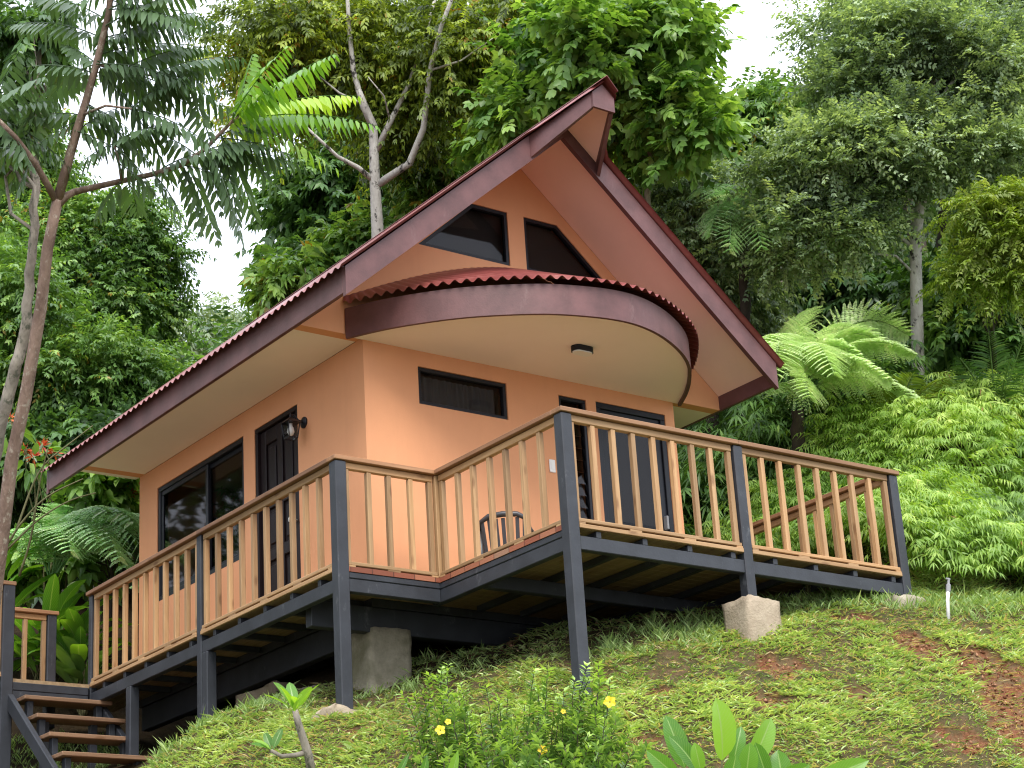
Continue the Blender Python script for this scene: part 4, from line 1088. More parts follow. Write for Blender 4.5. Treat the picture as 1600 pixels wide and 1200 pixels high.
# pale forked tree with olive crown
rg = np.random.default_rng(16)
tt = pxs((590, 640, 24), (590, 360, 24), (586, 290, 24), (583, 195, 24), (574, 175, 24), (560, 140, 24))
root = empty("tree", tt[0], "slender tree with pale mottled forking trunk rising behind the left roof slope", "tree", WOOD)
mb = MB(); mb.tube(tt, [.085, .075, .065, .052, .045, .035], 10)
for seq, r0, r1 in ([[(588, 290, 24), (640, 255, 23.9), (662, 200, 23.8), (672, 110, 23.7), (690, 40, 23.6), (720, -40, 23.5)], .05, .02],
                    [[(588, 235, 24), (610, 190, 24), (640, 130, 24.1), (660, 70, 24.2), (682, -10, 24.3)], .042, .018],
                    [[(583, 200, 24), (567, 165, 24), (552, 110, 24), (545, 40, 24.1), (540, -60, 24.2)], .045, .02],
                    [[(583, 282, 24), (560, 262, 23.9), (527, 244, 23.8), (480, 200, 23.6)], .036, .014],
                    [[(560, 160, 24), (530, 145, 24), (500, 120, 24.2)], .018, .008], [[(672, 110, 23.7), (720, 95, 23.6), (770, 60, 23.5)], .016, .006], [[(610, 190, 24), (600, 150, 23.9), (575, 120, 23.8)], .014, .006]):
    mb.tube(pxs(*seq), list(np.linspace(r0, r1, len(seq))), 8)
mb.build("trunk", Bk['white'], root, True)
C = clumps(rg, [px_ball(*l) for l in [(430, 60, 24.5, 110, 80), (560, 60, 25, 120, 90), (700, 110, 24.5, 110, 110), (640, 200, 25, 100, 60), (780, 40, 24.5, 80, 60), (430, 150, 25, 70, 50)]], 190)
fo = Foliage(); crown_foliage(rg, fo, C, .38, 22, 7, .085, .036, tlen=.42, hang=.5, tbase=.5, cvar=.25)
fo.build("crown", Lf['olive'], root)
tree("tree with large heart shaped light green leaves behind the roof peak", 17, 'bright', 'grey', [(900, 90, 23, 120, 90), (1020, 60, 23, 100, 90), (1060, 190, 23, 75, 100), (840, 190, 23.3, 80, 70), (1000, 170, 23.6, 90, 90), (790, 270, 23.5, 40, 45)],
     125, .34, 19, 5, .125, .078, trunk=pxs((1010, 620, 23.6), (1012, 300, 23.5), (1018, 0, 23.4)), tr=.075, group=WOOD, lod=2, hang=.22, droop=.22, tlen=.32, tbase=.55, cvar=.24, limbs=26, fold=.10)
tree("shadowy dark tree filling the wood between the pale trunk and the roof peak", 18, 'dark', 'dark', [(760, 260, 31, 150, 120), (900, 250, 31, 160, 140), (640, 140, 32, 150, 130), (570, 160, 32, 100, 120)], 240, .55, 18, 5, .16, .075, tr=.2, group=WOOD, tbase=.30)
tree("low leafy tree hugging the left roof slope below the pale trunk", 19, 'mid', 'grey', [(470, 440, 25, 80, 40), (560, 390, 25.5, 60, 35), (680, 300, 25.5, 60, 40)], 70, .32, 18, 5, .15, .07, tr=.07, group=WOOD, tbase=.62)
# right side
tree("bushy grey green tree right beside the steep right roof edge", 20, 'dusty', 'dark', [(1080, 330, 25, 90, 90), (1120, 430, 25, 90, 80), (1030, 270, 25.5, 60, 50), (1150, 500, 25.5, 60, 40)], 190, .32, 26, 7, .08, .034, tlen=.40, tr=.10, group=WOOD, tbase=.5, hang=.35)
rg = np.random.default_rng(21)
tt = pxs((1437, 720, 23.5), (1434, 560, 23.5), (1430, 370, 23.5), (1448, 260, 23.5), (1462, 180, 23.5), (1458, 60, 23.6), (1455, -40, 23.7))
root = empty("tree", tt[0], "tall small leaved tree with grey trunk standing right of the tree fern", "tree", WOOD)
mb = MB(); mb.tube(tt, [.085, .078, .07, .07, .06, .045, .03], 10)
for seq, r0, r1 in ([[(1448, 260, 23.5), (1480, 140, 23.4), (1510, 100, 23.3)], .04, .02], [[(1430, 430, 23.5), (1400, 400, 23.4), (1350, 395, 23.3), (1330, 380, 23.2)], .02, .008],
                    [[(1432, 390, 23.5), (1405, 370, 23.5), (1390, 330, 23.6), (1350, 290, 23.5), (1290, 260, 23.4)], .03, .01], [[(1462, 180, 23.5), (1500, 120, 23.7), (1560, 90, 23.9)], .03, .01],
                    [[(1455, 220, 23.5), (1400, 160, 23.3), (1340, 155, 23.2)], .03, .014], [[(1455, 80, 23.6), (1400, 40, 23.6), (1330, 60, 23.6)], .022, .008], [[(1448, 270, 23.5), (1500, 240, 23.2), (1570, 230, 23)], .03, .01]):
    mb.tube(pxs(*seq), list(np.linspace(r0, r1, len(seq))), 7)
mb.build("trunk", Bk['white'], root, True)
C = clumps(rg, [px_ball(*l) for l in [(1355, 130, 23.6, 90, 60), (1430, 80, 23.8, 130, 70), (1540, 120, 23.5, 90, 90), (1290, 260, 23.3, 130, 60), (1420, 230, 23.2, 110, 60), (1540, 250, 23.3, 80, 50), (1250, 370, 23.4, 110, 50), (1345, 350, 23.3, 70, 40)]], 310)
fo = Foliage(); crown_foliage(rg, fo, C, .28, 34, 7, .058, .034, hang=.15, flat=.45, tbase=.52, cvar=.24, tlen=.36, droop=.14)
fo.build("crown", Lf['dusty'], root)
tree("dark broad tree at the top right corner behind the grey trunk", 22, 'dusty', 'dark', [(1385, 40, 28, 80, 70), (1290, 50, 28.2, 30, 40), (1450, 60, 29, 150, 110), (1570, 80, 28.5, 100, 140), (1560, 300, 29, 110, 130)], 230, .46, 28, 7, .08, .040, tr=.16, group=WOOD, tbase=.48, tlen=.5, droop=.18)
tree("mid green tree low in the sky gap right of the roof peak", 23, 'mid', 'grey', [(1190, 185, 28, 80, 45), (1130, 240, 28, 60, 55), (1240, 220, 28.5, 80, 70)], 110, .42, 20, 5, .12, .055, tr=.12, group=WOOD, tbase=.55)
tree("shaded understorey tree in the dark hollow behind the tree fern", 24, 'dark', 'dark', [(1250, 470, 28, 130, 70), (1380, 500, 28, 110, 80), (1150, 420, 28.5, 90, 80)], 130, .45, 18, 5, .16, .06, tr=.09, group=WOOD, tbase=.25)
tree("yellowish feathery leaved tree at the right edge above the palm", 25, 'yellow', 'dark', [(1530, 330, 21.5, 55, 18), (1585, 380, 21.5, 60, 20), (1525, 430, 21.7, 50, 14), (1590, 320, 21.6, 50, 18), (1545, 390, 21.9, 50, 16), (1590, 450, 21.6, 50, 14)], 85, .20, 12, 10, .062, .026, trunk=pxs((1560, 640, 24), (1552, 540, 23), (1545, 420, 21.8)), tr=.04, group=WOOD, tlen=.34, ang=1.15, hang=.15, flat=.4, tbase=.5)
tree("dark green bushy tree at the right edge behind the yellowish one", 26, 'mid', 'dark', [(1530, 500, 24, 90, 70), (1590, 560, 24, 80, 80), (1460, 470, 25, 60, 60)], 130, .36, 20, 5, .12, .06, tr=.08, group=WOOD, tbase=.38)
tree("thin pale trunked sapling in the shade right of the tree fern trunk", 27, 'dark', 'white', [(1345, 600, 22.8, 60, 25), (1300, 570, 23, 50, 30)], 40, .26, 16, 5, .10, .045, trunk=pxs((1362, 700, 22.6), (1350, 640, 22.6), (1340, 590, 22.7)), tr=.035, group=WOOD, tbase=.4, limbs=4)
# fill of the forest behind everything (undergrowth that nobody could count)
rg = np.random.default_rng(30)
fo = Foliage(); C = []
for _ in range(620):
    px = rg.uniform(-150, 1800); d = rg.uniform(27, 42)
    c = at(px, 600, d); z0 = gz(c[0], c[1]); C.append((c[0], c[1], z0 + rg.uniform(.2, 2.6)))
C = np.array(C)
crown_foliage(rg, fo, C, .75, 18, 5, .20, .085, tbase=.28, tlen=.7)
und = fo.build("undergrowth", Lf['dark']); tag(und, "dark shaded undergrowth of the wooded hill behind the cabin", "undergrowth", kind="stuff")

# the wooded side of the valley to the left, mirrored in the side windows
rg = np.random.default_rng(35); C = []
for _ in range(260):
    f_ = rg.random(); C.append((-9 - 5 * rg.random() + 3 * f_, 7 + 12 * f_, gz(-9, 10) + rg.uniform(.5, 11)))
fo = Foliage(); crown_foliage(rg, fo, np.array(C), .95, 14, 5, .26, .12, tbase=.35, tlen=.9)
lw_ = fo.build("wood", Lf['dark']); tag(lw_, "wooded valley side far left of the cabin, mirrored in the side windows", "wood", kind="stuff")

# ------------------------------------------------------------------ big dark wall of wood high on the hill
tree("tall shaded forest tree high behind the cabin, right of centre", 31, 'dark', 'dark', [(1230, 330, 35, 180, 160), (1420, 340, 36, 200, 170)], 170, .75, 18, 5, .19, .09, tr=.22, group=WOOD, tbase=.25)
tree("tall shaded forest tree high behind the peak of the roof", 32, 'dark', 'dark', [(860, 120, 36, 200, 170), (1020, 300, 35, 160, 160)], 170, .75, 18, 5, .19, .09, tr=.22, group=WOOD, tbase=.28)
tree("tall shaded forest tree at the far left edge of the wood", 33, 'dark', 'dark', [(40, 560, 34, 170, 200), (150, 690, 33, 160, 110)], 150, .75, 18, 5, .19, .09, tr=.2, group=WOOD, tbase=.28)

# ------------------------------------------------------------------ tree ferns
def tree_fern(label, seed, crown, trunk_foot, fronds, mat, tr=.06, name="tree_fern", pin=.30, cat="tree fern", npin=22):
    """fronds: list of pixel end points (px, py, distance); crown pixel is where they leave the trunk"""
    rg = np.random.default_rng(seed); c = at(*crown); f = np.array(trunk_foot) if len(trunk_foot) == 3 and trunk_foot[2] < 12 else at(*trunk_foot)
    root = empty(name, tuple(f), label, cat)
    mb = MB(); mb.tube([tuple(f - np.array([0, 0, .15]) + (c - f) * q + rg.normal(0, .012, 3)) for q in np.linspace(0, 1, 12)], list(tr * np.linspace(1.3, .9, 12) * rg.uniform(.9, 1.12, 12)), 10)
    mb.build("trunk", Bk['dark'], root, True)
    for e in fronds:
        lift = e[3] if len(e) > 3 else .35
        E_ = at(*e[:3]); v = E_ - c; Lh = np.linalg.norm(v); dr = lift
        D = v + np.array([0, 0, dr * Lh]); Ln = np.linalg.norm(D); S = c[None]
        droop = dr * Lh / Ln
        # pinna positions along the frond
        _, P, T, sd = pinnate(rg, S, nrm(D)[None], np.array([Ln]), droop, npin, 1.2, .1, .1, 0, t0=.20)
        P = P[0]; T = T[0]; sd = sd[0]; t = np.linspace(.2, 1, npin)
        prof = np.clip(np.sin(np.pi * (t * .86 + .10)) ** .7, .12, 1)
        fo = Foliage()
        for sg in (-1, 1):
            d = T * .42 + sd * sg * .9 + np.array([0, 0, -.06]); d = nrm(d + rg.normal(0, .04, d.shape))
            A, _, _, _ = pinnate(rg, P, d, pin * prof * rg.uniform(.9, 1.08, npin), .30, 13, 1.15, pin * .17, pin * .078, .03, t0=.05, prof=lambda q: np.clip(1.15 - q * .95, .15, 1), jit=.05, roll=.05, tint=np.clip(rg.normal(.5, .15, npin), 0, 1), tvar=.08)
            fo.leaves(*A, lod=0, fold=.1, droop=.25)
            stalks(fo, P, d, pin * prof, .30, .0035, .6, 4)
        stalks(fo, S, nrm(D)[None], np.array([Ln]), np.array([droop]), .014, .05, 12)
        fo.build("frond", Lf[mat], root)
    return root
tree_fern("light green tree fern with domed fronds between the roof corner and the grey trunk", 41, (1246, 622, 22.0), (1243, 780, 22.1),
  [(1188, 546, 21.3, 1.59), (1282, 542, 22.9, 1.46), (1212, 584, 20.4, 1.19), (1303, 582, 20.5, 1.26), (1340, 554, 21.5, 1.33), (1424, 550, 22.1, 0.99), (1415, 522, 22.9, 1.06), (1446, 634, 21.7, 0.86), (1385, 590, 21.0, 1.06), (1255, 524, 23.3, 1.46), (1190, 609, 21.6, 0.80), (1330, 529, 22.8, 1.33), (1265, 619, 20.5, 0.80), (1375, 534, 22.3, 1.19)], 'fern', pin=.40, tr=.075, npin=26)
tree_fern("shaded tree fern high in the wood right of the roof edge", 42, (1160, 330, 24.2), (1165, 600, 24.2),
  [(1095, 300, 23.0, .6), (1110, 365, 22.8, .7), (1215, 345, 22.8, .7), (1235, 310, 23.4, .6), (1140, 390, 22.6, .7), (1190, 385, 22.6, .7), (1170, 280, 24.6, .4)], 'fern_grey', pin=.36)
tree_fern("small grey green tree fern deep in shade beside the grey trunk", 43, (1470, 290, 25.5), (1470, 560, 25.5),
  [(1520, 300, 25.2, .4), (1530, 340, 25.2, .4), (1440, 320, 25.2, .4), (1490, 250, 25.8, .4), (1420, 280, 25.6, .4)], 'palm', pin=.32)
tree_fern("drooping grey green fern behind the left end of the deck", 44, (80, 915, 22.6), (80, 1000, 22.6),
  [(55, 815, 21.9, 1.0), (110, 795, 22.4, .9), (165, 800, 21.9, 1.1), (205, 815, 21.8, 1.2), (228, 865, 21.5, 1.2), (212, 915, 21.2, 1.2), (20, 830, 22.0, 1.0), (150, 850, 21.3, 1.2), (240, 815, 22.6, 1.1), (110, 860, 21.2, 1.1), (185, 870, 21.2, 1.2)], 'fern_grey', pin=.44)

# palm fronds at the right edge
def palm(label, seed, crown, foot, fronds, mat='palm'):
    rg = np.random.default_rng(seed); c = at(*crown); f = at(*foot); root = empty("palm", tuple(f), label, "palm")
    mb = MB(); limb(mb, f - np.array([0, 0, .2]), c, .07, .05, rg, 0, 8, 9); mb.build("trunk", Bk['dark'], root, True)
    for e in fronds:
        v = at(*e[:3]) - c; Lh = np.linalg.norm(v); D = v + np.array([0, 0, e[3] * Lh]); Ln = np.linalg.norm(D); dr = e[3] * Lh / Ln
        fo = Foliage(); A, _, _, _ = pinnate(rg, c[None], nrm(D)[None], np.array([Ln]), dr, 34, .8, .34, .022, .25, t0=.2, prof=lambda q: np.clip(np.sin(np.pi * (q * .8 + .12)), .25, 1), jit=.06, roll=.2, tint=np.array([e[4] if len(e) > 4 else .45]))
        fo.leaves(*A, lod=1, fold=.1, droop=.4); stalks(fo, c[None], nrm(D)[None], np.array([Ln]), np.array([dr]), .016, .8, 10)
        fo.build("frond", Lf[mat], root)
palm("dark palm with long fronds at the right edge above the lime ferns", 45, (1560, 660, 22), (1565, 760, 22), [(1500, 560, 21.8, .3), (1545, 520, 22, .2), (1600, 530, 21.8, .2), (1640, 580, 22, .35), (1490, 620, 21.8, .4), (1580, 560, 21.2, .3), (1620, 640, 21.6, .4)])
palm("small palm with a yellowing frond in front of the grey trunk", 46, (1400, 655, 22), (1400, 720, 22), [(1425, 585, 21.8, .3, .5), (1480, 590, 21.8, .4, .6), (1500, 610, 21.6, .35, .97), (1370, 600, 22, .3, .5)], 'yellow')

# ------------------------------------------------------------------ lime green fern thicket
rg = np.random.default_rng(50)
n = 13500; px = rg.uniform(1000, 2000, n); d = rg.uniform(17.9, 24.5, n)
base = np.array([at(a, 700, b_) for a, b_ in zip(px, d)])
gx_, gy_ = base[:, 0], base[:, 1]
keep = (d < np.where(px < 1400, 21.7 + np.clip(px - 1250, 0, 150) * .010, 24.5)) & ~((gx_ < 4.35) & (gy_ < 5.2)) & ((gx_ - CP[0]) * VIEW[0] + (gy_ - CP[1]) * VIEW[1] > 17.6)
gx_, gy_ = gx_[keep], gy_[keep]
mound = .18 * np.sin(gx_ * 2.1 + gy_ * .9) + .14 * np.sin(gy_ * 3.0 - gx_ * 1.2) + .10 * np.sin(gx_ * 5.1)
S = np.stack([gx_, gy_, hz(gx_, gy_) + .18 + np.clip(mound, -.15, .4) * 1.1 + rg.uniform(0, .34, len(gx_))], 1)
az = rg.uniform(0, 2 * np.pi, len(S))
D = np.stack([np.cos(az) * .9 - .30, np.sin(az) * .9 - .42, rg.uniform(.10, .8, len(S))], 1)
fo = Foliage(); tint = np.clip(.40 + .9 * mound + rg.normal(0, .13, len(S)), 0, .92)
A, _, _, _ = pinnate(rg, S, D, rg.uniform(.28, .52, len(S)), .45, 8, .85, .150, .023, .42, t0=.15, prof=lambda q: np.clip(1.05 - .5 * q, .4, 1), jit=.16, roll=.35, tint=tint, tvar=.10)
fo.leaves(*A, lod=1, fold=.12, droop=.5)
th = fo.build("fern_thicket", Lf['thicket']); tag(th, "lime green fern thicket covering the bank behind and right of the deck", "ferns", kind="stuff")
# darker slender ferns between the thicket and the wood
rg = np.random.default_rng(51); n = 2600; px = rg.uniform(960, 1420, n); d = rg.uniform(22.5, 26, n)
base = np.array([at(a, 700, b_) for a, b_ in zip(px, d)]); S = base.copy(); S[:, 2] = hz(S[:, 0], S[:, 1]) + rg.uniform(.1, 1.0, n)
az = rg.uniform(0, 2 * np.pi, n); D = np.stack([np.cos(az) - .2, np.sin(az) - .3, rg.uniform(.2, 1.1, n)], 1)
fo = Foliage(); A, _, _, _ = pinnate(rg, S, D, rg.uniform(.4, .7, n), .5, 7, .85, .20, .032, .4, jit=.16, roll=.35, tint=np.clip(rg.normal(.3, .15, n), 0, 1)); fo.leaves(*A, lod=1, fold=.12, droop=.5)
th = fo.build("fern_undergrowth", Lf["mid"]); tag(th, "darker green slender ferns at the foot of the wood right of the cabin", "ferns", kind="stuff")

# ------------------------------------------------------------------ grass on the slope
rg = np.random.default_rng(60)
n = 250000
gx_ = rg.uniform(-4.6, 9.0, n); gy_ = rg.uniform(-7.0, 2.2, n)
ud = (gx_ - CP[0]) * VIEW[0] + (gy_ - CP[1]) * VIEW[1]
patch = .5 + .25 * np.sin(gx_ * 2.7 + 1.5 * np.sin(gy_ * 1.9)) + .25 * np.sin(gy_ * 3.9 + gx_ * 1.3 + 2 * np.sin(gx_ * 1.1)) + .2 * np.sin(gx_ * 7.3 - gy_ * 6.1)
fine = rg.random(n)
shade = ((gx_ > -.5) & (gx_ < 3.9) & (gy_ > -1.5)) | ((gy_ > -2.1) & (gx_ > .5) & (gx_ < 3.8))
keep = (bare(gx_, gy_) < .35 + .25 * (fine - .5)) & (fine < np.clip(.45 + .8 * patch, .3, 1)) & (ud < 19.5) & ~((gx_ > 0) & (gy_ > .6)) & ~(shade & (rg.random(n) < .75))
gx_, gy_, patch = gx_[keep], gy_[keep], patch[keep]
P = np.stack([gx_, gy_, hz(gx_, gy_) - .008], 1); nb = 4
P = np.repeat(P, nb, 0) + np.concatenate([rg.normal(0, .022, (len(gx_) * nb, 2)), np.zeros((len(gx_) * nb, 1))], 1)
pt = np.repeat(patch, nb); m_ = len(P)
az = rg.uniform(0, 2 * np.pi, m_)
D = np.stack([np.cos(az) * .8 - .08, np.sin(az) * .8 - .15, rg.uniform(.1, .9, m_)], 1)
Lb = rg.gamma(4.0, .0140, m_) * (.8 + .5 * np.clip(pt, 0, 1)); tint = np.clip(.36 + .34 * pt + rg.normal(0, .16, m_), 0, .93)
dead = rg.random(m_) < np.clip(.33 - .28 * pt, .06, .42); tint[dead] = 1.0
fo = Foliage(); fo.leaves(P, D, np.stack([rg.normal(0, .4, m_), rg.normal(0, .4, m_), np.ones(m_)], 1), Lb, np.clip(Lb * .16, .006, .013), tint, lod=0, fold=.1, droop=.5)
gr = fo.build("grass", Lf['grass']); tag(gr, "patchy short green grass covering the slope below the deck", "grass", kind="stuff")
# clods and dead straw on the bare soil
rg = np.random.default_rng(62); n = 160000
cx2 = rg.uniform(-3, 8.5, n); cy2 = rg.uniform(-6.5, .5, n); kb = bare(cx2, cy2) > rg.uniform(.1, .8, n); cx2, cy2 = cx2[kb], cy2[kb]
sel = rg.random(len(cx2)) < .45; sx2, sy2 = cx2[~sel], cy2[~sel]; cx2, cy2 = cx2[sel], cy2[sel]; m_ = len(cx2)
rad = np.clip(rg.gamma(1.6, .0055, m_), .003, .022); ctr = np.stack([cx2, cy2, hz(cx2, cy2) - .06 * bare(cx2, cy2) + rad * .2], 1)
dirs = np.array([[1, 0, 0], [0, 1, 0], [-1, 0, 0], [0, -1, 0], [0, 0, 1], [0, 0, -1]], float)
V = ctr[:, None] + dirs[None] * (rad[:, None] * rg.uniform(.6, 1.3, (m_, 6)))[..., None] + rg.normal(0, .2, (m_, 6, 3)) * rad[:, None, None]
Fc = np.array([[0, 1, 4], [1, 2, 4], [2, 3, 4], [3, 0, 4], [1, 0, 5], [2, 1, 5], [3, 2, 5], [0, 3, 5]])
cm = NM("soil_clod"); at_ = cm.n("ShaderNodeAttribute", attribute_name="tint"); cm.base(cm.ramp(at_.outputs["Fac"], [(0, (.08, .032, .016)), (.5, (.20, .085, .045)), (1, (.36, .20, .12))]), .95, .1)
cl_ = np_mesh("soil_clods", V.reshape(-1, 3), (np.arange(m_)[:, None, None] * 6 + Fc[None]).reshape(-1, 3), cm.m, tint=np.repeat(rg.random(m_), 8)); tag(cl_, "loose red clods and crumbs lying on the bare soil scars", "soil", kind="stuff")
m_ = len(sx2); az = rg.uniform(0, 6.28, m_); P = np.stack([sx2, sy2, hz(sx2, sy2) - .05 * bare(sx2, sy2) + .004], 1)
fo = Foliage(); fo.leaves(P, np.stack([np.cos(az), np.sin(az), rg.uniform(-.1, .5, m_)], 1), rg.normal(0, .4, (m_, 3)) + np.array([0, 0, 1.0]), rg.gamma(4, .017, m_), np.full(m_, .006), np.where(rg.random(m_) < .62, 1.0, rg.uniform(.1, .6, m_)), lod=0, droop=.4)
sw_ = fo.build("dead_straw", Lf['grass']); tag(sw_, "thin dry straw strewn over the bare red soil", "straw", kind="stuff")
# longer grass and weeds along the crest and under the deck edge
rg = np.random.default_rng(61)
seeds = []
for (x0, x1, y0, y1, d0, d1, k) in ((1200, 1620, 940, 965, 17.1, 17.9, 420), (1000, 1150, 930, 985, 16.6, 17.4, 70), (300, 480, 1060, 1130, 16.3, 17.2, 150), (560, 760, 1010, 1080, 16.6, 17.6, 60), (920, 1120, 960, 1040, 15.9, 16.8, 120), (220, 330, 1130, 1200, 16.0, 17.6, 160), (0, 210, 1130, 1200, 19.2, 20.6, 260)):
    for _ in range(k):
        p = at(rg.uniform(x0, x1), rg.uniform(y0, y1), rg.uniform(d0, d1)); seeds.append((p[0], p[1]))
seeds = np.array(seeds); P = np.stack([seeds[:, 0], seeds[:, 1], hz(seeds[:, 0], seeds[:, 1])], 1)
P = np.repeat(P, 8, 0) + rg.normal(0, .03, (len(P) * 8, 3)) * np.array([1, 1, 0]); m_ = len(P); az = rg.uniform(0, 2 * np.pi, m_)
D = np.stack([np.cos(az) * .5, np.sin(az) * .5, np.full(m_, 1.0)], 1); Lb = rg.gamma(6, .018, m_)
fo = Foliage(); fo.leaves(P, D, rg.normal(0, 1, (m_, 3)), Lb, np.clip(Lb * .09, .007, .014), np.clip(rg.normal(.45, .18, m_), 0, .92), lod=1, fold=.1, droop=.55)
gr = fo.build("long_grass", Lf['grass']); tag(gr, "longer tufts of grass and weeds along the crest beside the deck posts", "grass", kind="stuff")

# ------------------------------------------------------------------ broad leaves
def blade(c0, tip, width, lift, nrm_dir, rows=9, cols=4, wave=.0, seed=0, base_w=.12):
    """one broad leaf surface from foot to tip, arched, with a midrib fold; returns V, quads"""
    rg = np.random.default_rng(seed); c0 = np.array(c0, float); tip = np.array(tip, float); v = tip - c0; L = np.linalg.norm(v); d = v / L
    N = np.array(nrm_dir, float); N = N - d * N.dot(d); N /= np.linalg.norm(N); S = np.cross(d, N); t = np.linspace(0, 1, rows); V = []
    for a in t:
        c = c0 + v * a + N * lift * L * 4 * a * (1 - a) * .5
        w_ = width * .5 * max(.012, (math.sin(math.pi * min(1, a * .93 + .05)) ** .62 if a > base_w else .06 + a * 2)) * (1 if a < .985 else .1)
        for b_ in np.linspace(-1, 1, 2 * cols + 1):
            V.append(c + S * w_ * b_ + N * (abs(b_) * w_ * .30 + wave * w_ * math.sin(a * 22 + b_ * 2) * abs(b_)))
    k = 2 * cols + 1; Q = []
    for i in range(rows - 1):
        for j in range(k - 1): Q.append([i * k + j, i * k + j + 1, (i + 1) * k + j + 1, (i + 1) * k + j])
    return np.array(V), np.array(Q)
def blade_uv(rows=9, cols=4):
    u, v_ = np.meshgrid(np.linspace(-1, 1, 2 * cols + 1), np.linspace(0, 1, rows)); return {"bu": u.ravel(), "bv": v_.ravel()}
def leafy_plant(name, label, cat, foot, leaves, mat, seed=0, stem=.012, group=None, bark='stem', wk=1.45):
    """leaves: (base px,py,d), (tip px,py,d), width m, tint"""
    rg = np.random.default_rng(seed); f = at(*foot); root = empty(name, tuple(f), label, cat, group)
    st_ = MB()
    for i, (b0, tp, wd, tn) in enumerate(leaves):
        a = at(*b0); e = at(*tp); view = nrm(CP - a); nd = view * 1.0 + np.array([0, 0, .35]) + rg.normal(0, .28, 3); wd = wd * wk
        V, Q = blade(a, e, wd, rg.uniform(-.05, .22), nd, seed=seed * 50 + i, wave=.05)
        np_mesh("leaf", V, Q, Lf[mat], root, tint=np.full(len(Q), tn), smooth=True, attrs=blade_uv())
        if stem: limb(st_, f + rg.normal(0, .02, 3) * np.array([1, 1, 0]), a, stem, stem * .6, rg, 0, 5, 6)
    if stem: st_.build("stem", Bk[bark], root, True)
    return root
leafy_plant("lily_plant", "clump of big upright paddle leaves at the bottom right, one tall and translucent", "plant", (1120, 1290, 12.6), [
 ((1128, 1188, 12.6), (1118, 1090, 12.6), .145, .95), ((1070, 1200, 12.7), (1040, 1118, 12.8), .10, .30), ((1090, 1205, 12.5), (1045, 1150, 12.5), .085, .15), ((1145, 1195, 12.8), (1158, 1135, 12.9), .07, .3),
 ((1172, 1195, 12.6), (1205, 1122, 12.7), .10, .75), ((1165, 1215, 12.4), (1172, 1160, 12.4), .085, .55), ((1200, 1220, 12.5), (1180, 1160, 12.5), .075, .25), ((1225, 1230, 12.6), (1215, 1172, 12.7), .10, .35), ((1060, 1215, 12.3), (1010, 1172, 12.3), .075, .5),
 ((1095, 1205, 12.4), (1085, 1160, 12.4), .06, .7), ((1270, 1225, 12.5), (1358, 1188, 12.5), .085, .6), ((1210, 1225, 12.2), (1265, 1195, 12.2), .08, .45), ((1140, 1230, 12.2), (1150, 1180, 12.2), .08, .3)], 'banana', 3)
leafy_plant("lily_plant", "few broad leaves peeking over the bottom edge under the yellow flowered shrub", "plant", (660, 1290, 12.5), [
 ((690, 1270, 12.6), (716, 1172, 12.6), .08, .75), ((650, 1265, 12.5), (668, 1180, 12.5), .07, .2), ((620, 1270, 12.5), (570, 1196, 12.5), .07, .6), ((600, 1270, 12.6), (640, 1176, 12.6), .06, .15)], 'banana', 4, wk=1.0)
# frangipani seedling
pl = leafy_plant("frangipani", "young frangipani with bare curved stem and a whorl of fresh leaves", "plant", (488, 1215, 14.4), [], 'banana', 5, 0)
mb = MB(); mb.tube(pxs((490, 1225, 14.4), (482, 1180, 14.4), (474, 1155, 14.4), (466, 1130, 14.4), (461, 1110, 14.4)), [.034, .032, .029, .026, .022], 10)
mb.tube(pxs((478, 1176, 14.4), (462, 1180, 14.38), (440, 1182, 14.35), (424, 1173, 14.3)), [.022, .018, .017, .014], 8); mb.build("stem", Bk['grey'], pl, True)
rg = np.random.default_rng(5)
for i, (b0, tp, wd, tn) in enumerate([((460, 1110, 14.4), (427, 1066, 14.3), .085, .55), ((458, 1110, 14.4), (411, 1085, 14.4), .06, .75), ((460, 1108, 14.45), (452, 1066, 14.6), .085, .5), ((462, 1108, 14.4), (487, 1073, 14.4), .075, .85), ((463, 1110, 14.35), (501, 1068, 14.3), .06, .7), ((462, 1111, 14.3), (472, 1086, 14.1), .075, .9), ((459, 1111, 14.3), (436, 1072, 14.1), .07, .8), ((460, 1112, 14.35), (458, 1088, 14.05), .06, .92),
   ((424, 1172, 14.3), (394, 1156, 14.3), .065, .9), ((423, 1172, 14.3), (391, 1163, 14.2), .06, .2), ((424, 1170, 14.32), (414, 1145, 14.4), .06, .1), ((426, 1172, 14.3), (441, 1138, 14.4), .06, .15)]):
    a = at(*b0); e = at(*tp); V, Q = blade(a, e, wd, .10, nrm(CP - a) * .5 + np.array([0, 0, 1.0]) + rg.normal(0, .3, 3), seed=i + 900, base_w=.2)
    np_mesh("leaf", V, Q, Lf['banana'], pl, tint=np.full(len(Q), tn), smooth=True, attrs=blade_uv())

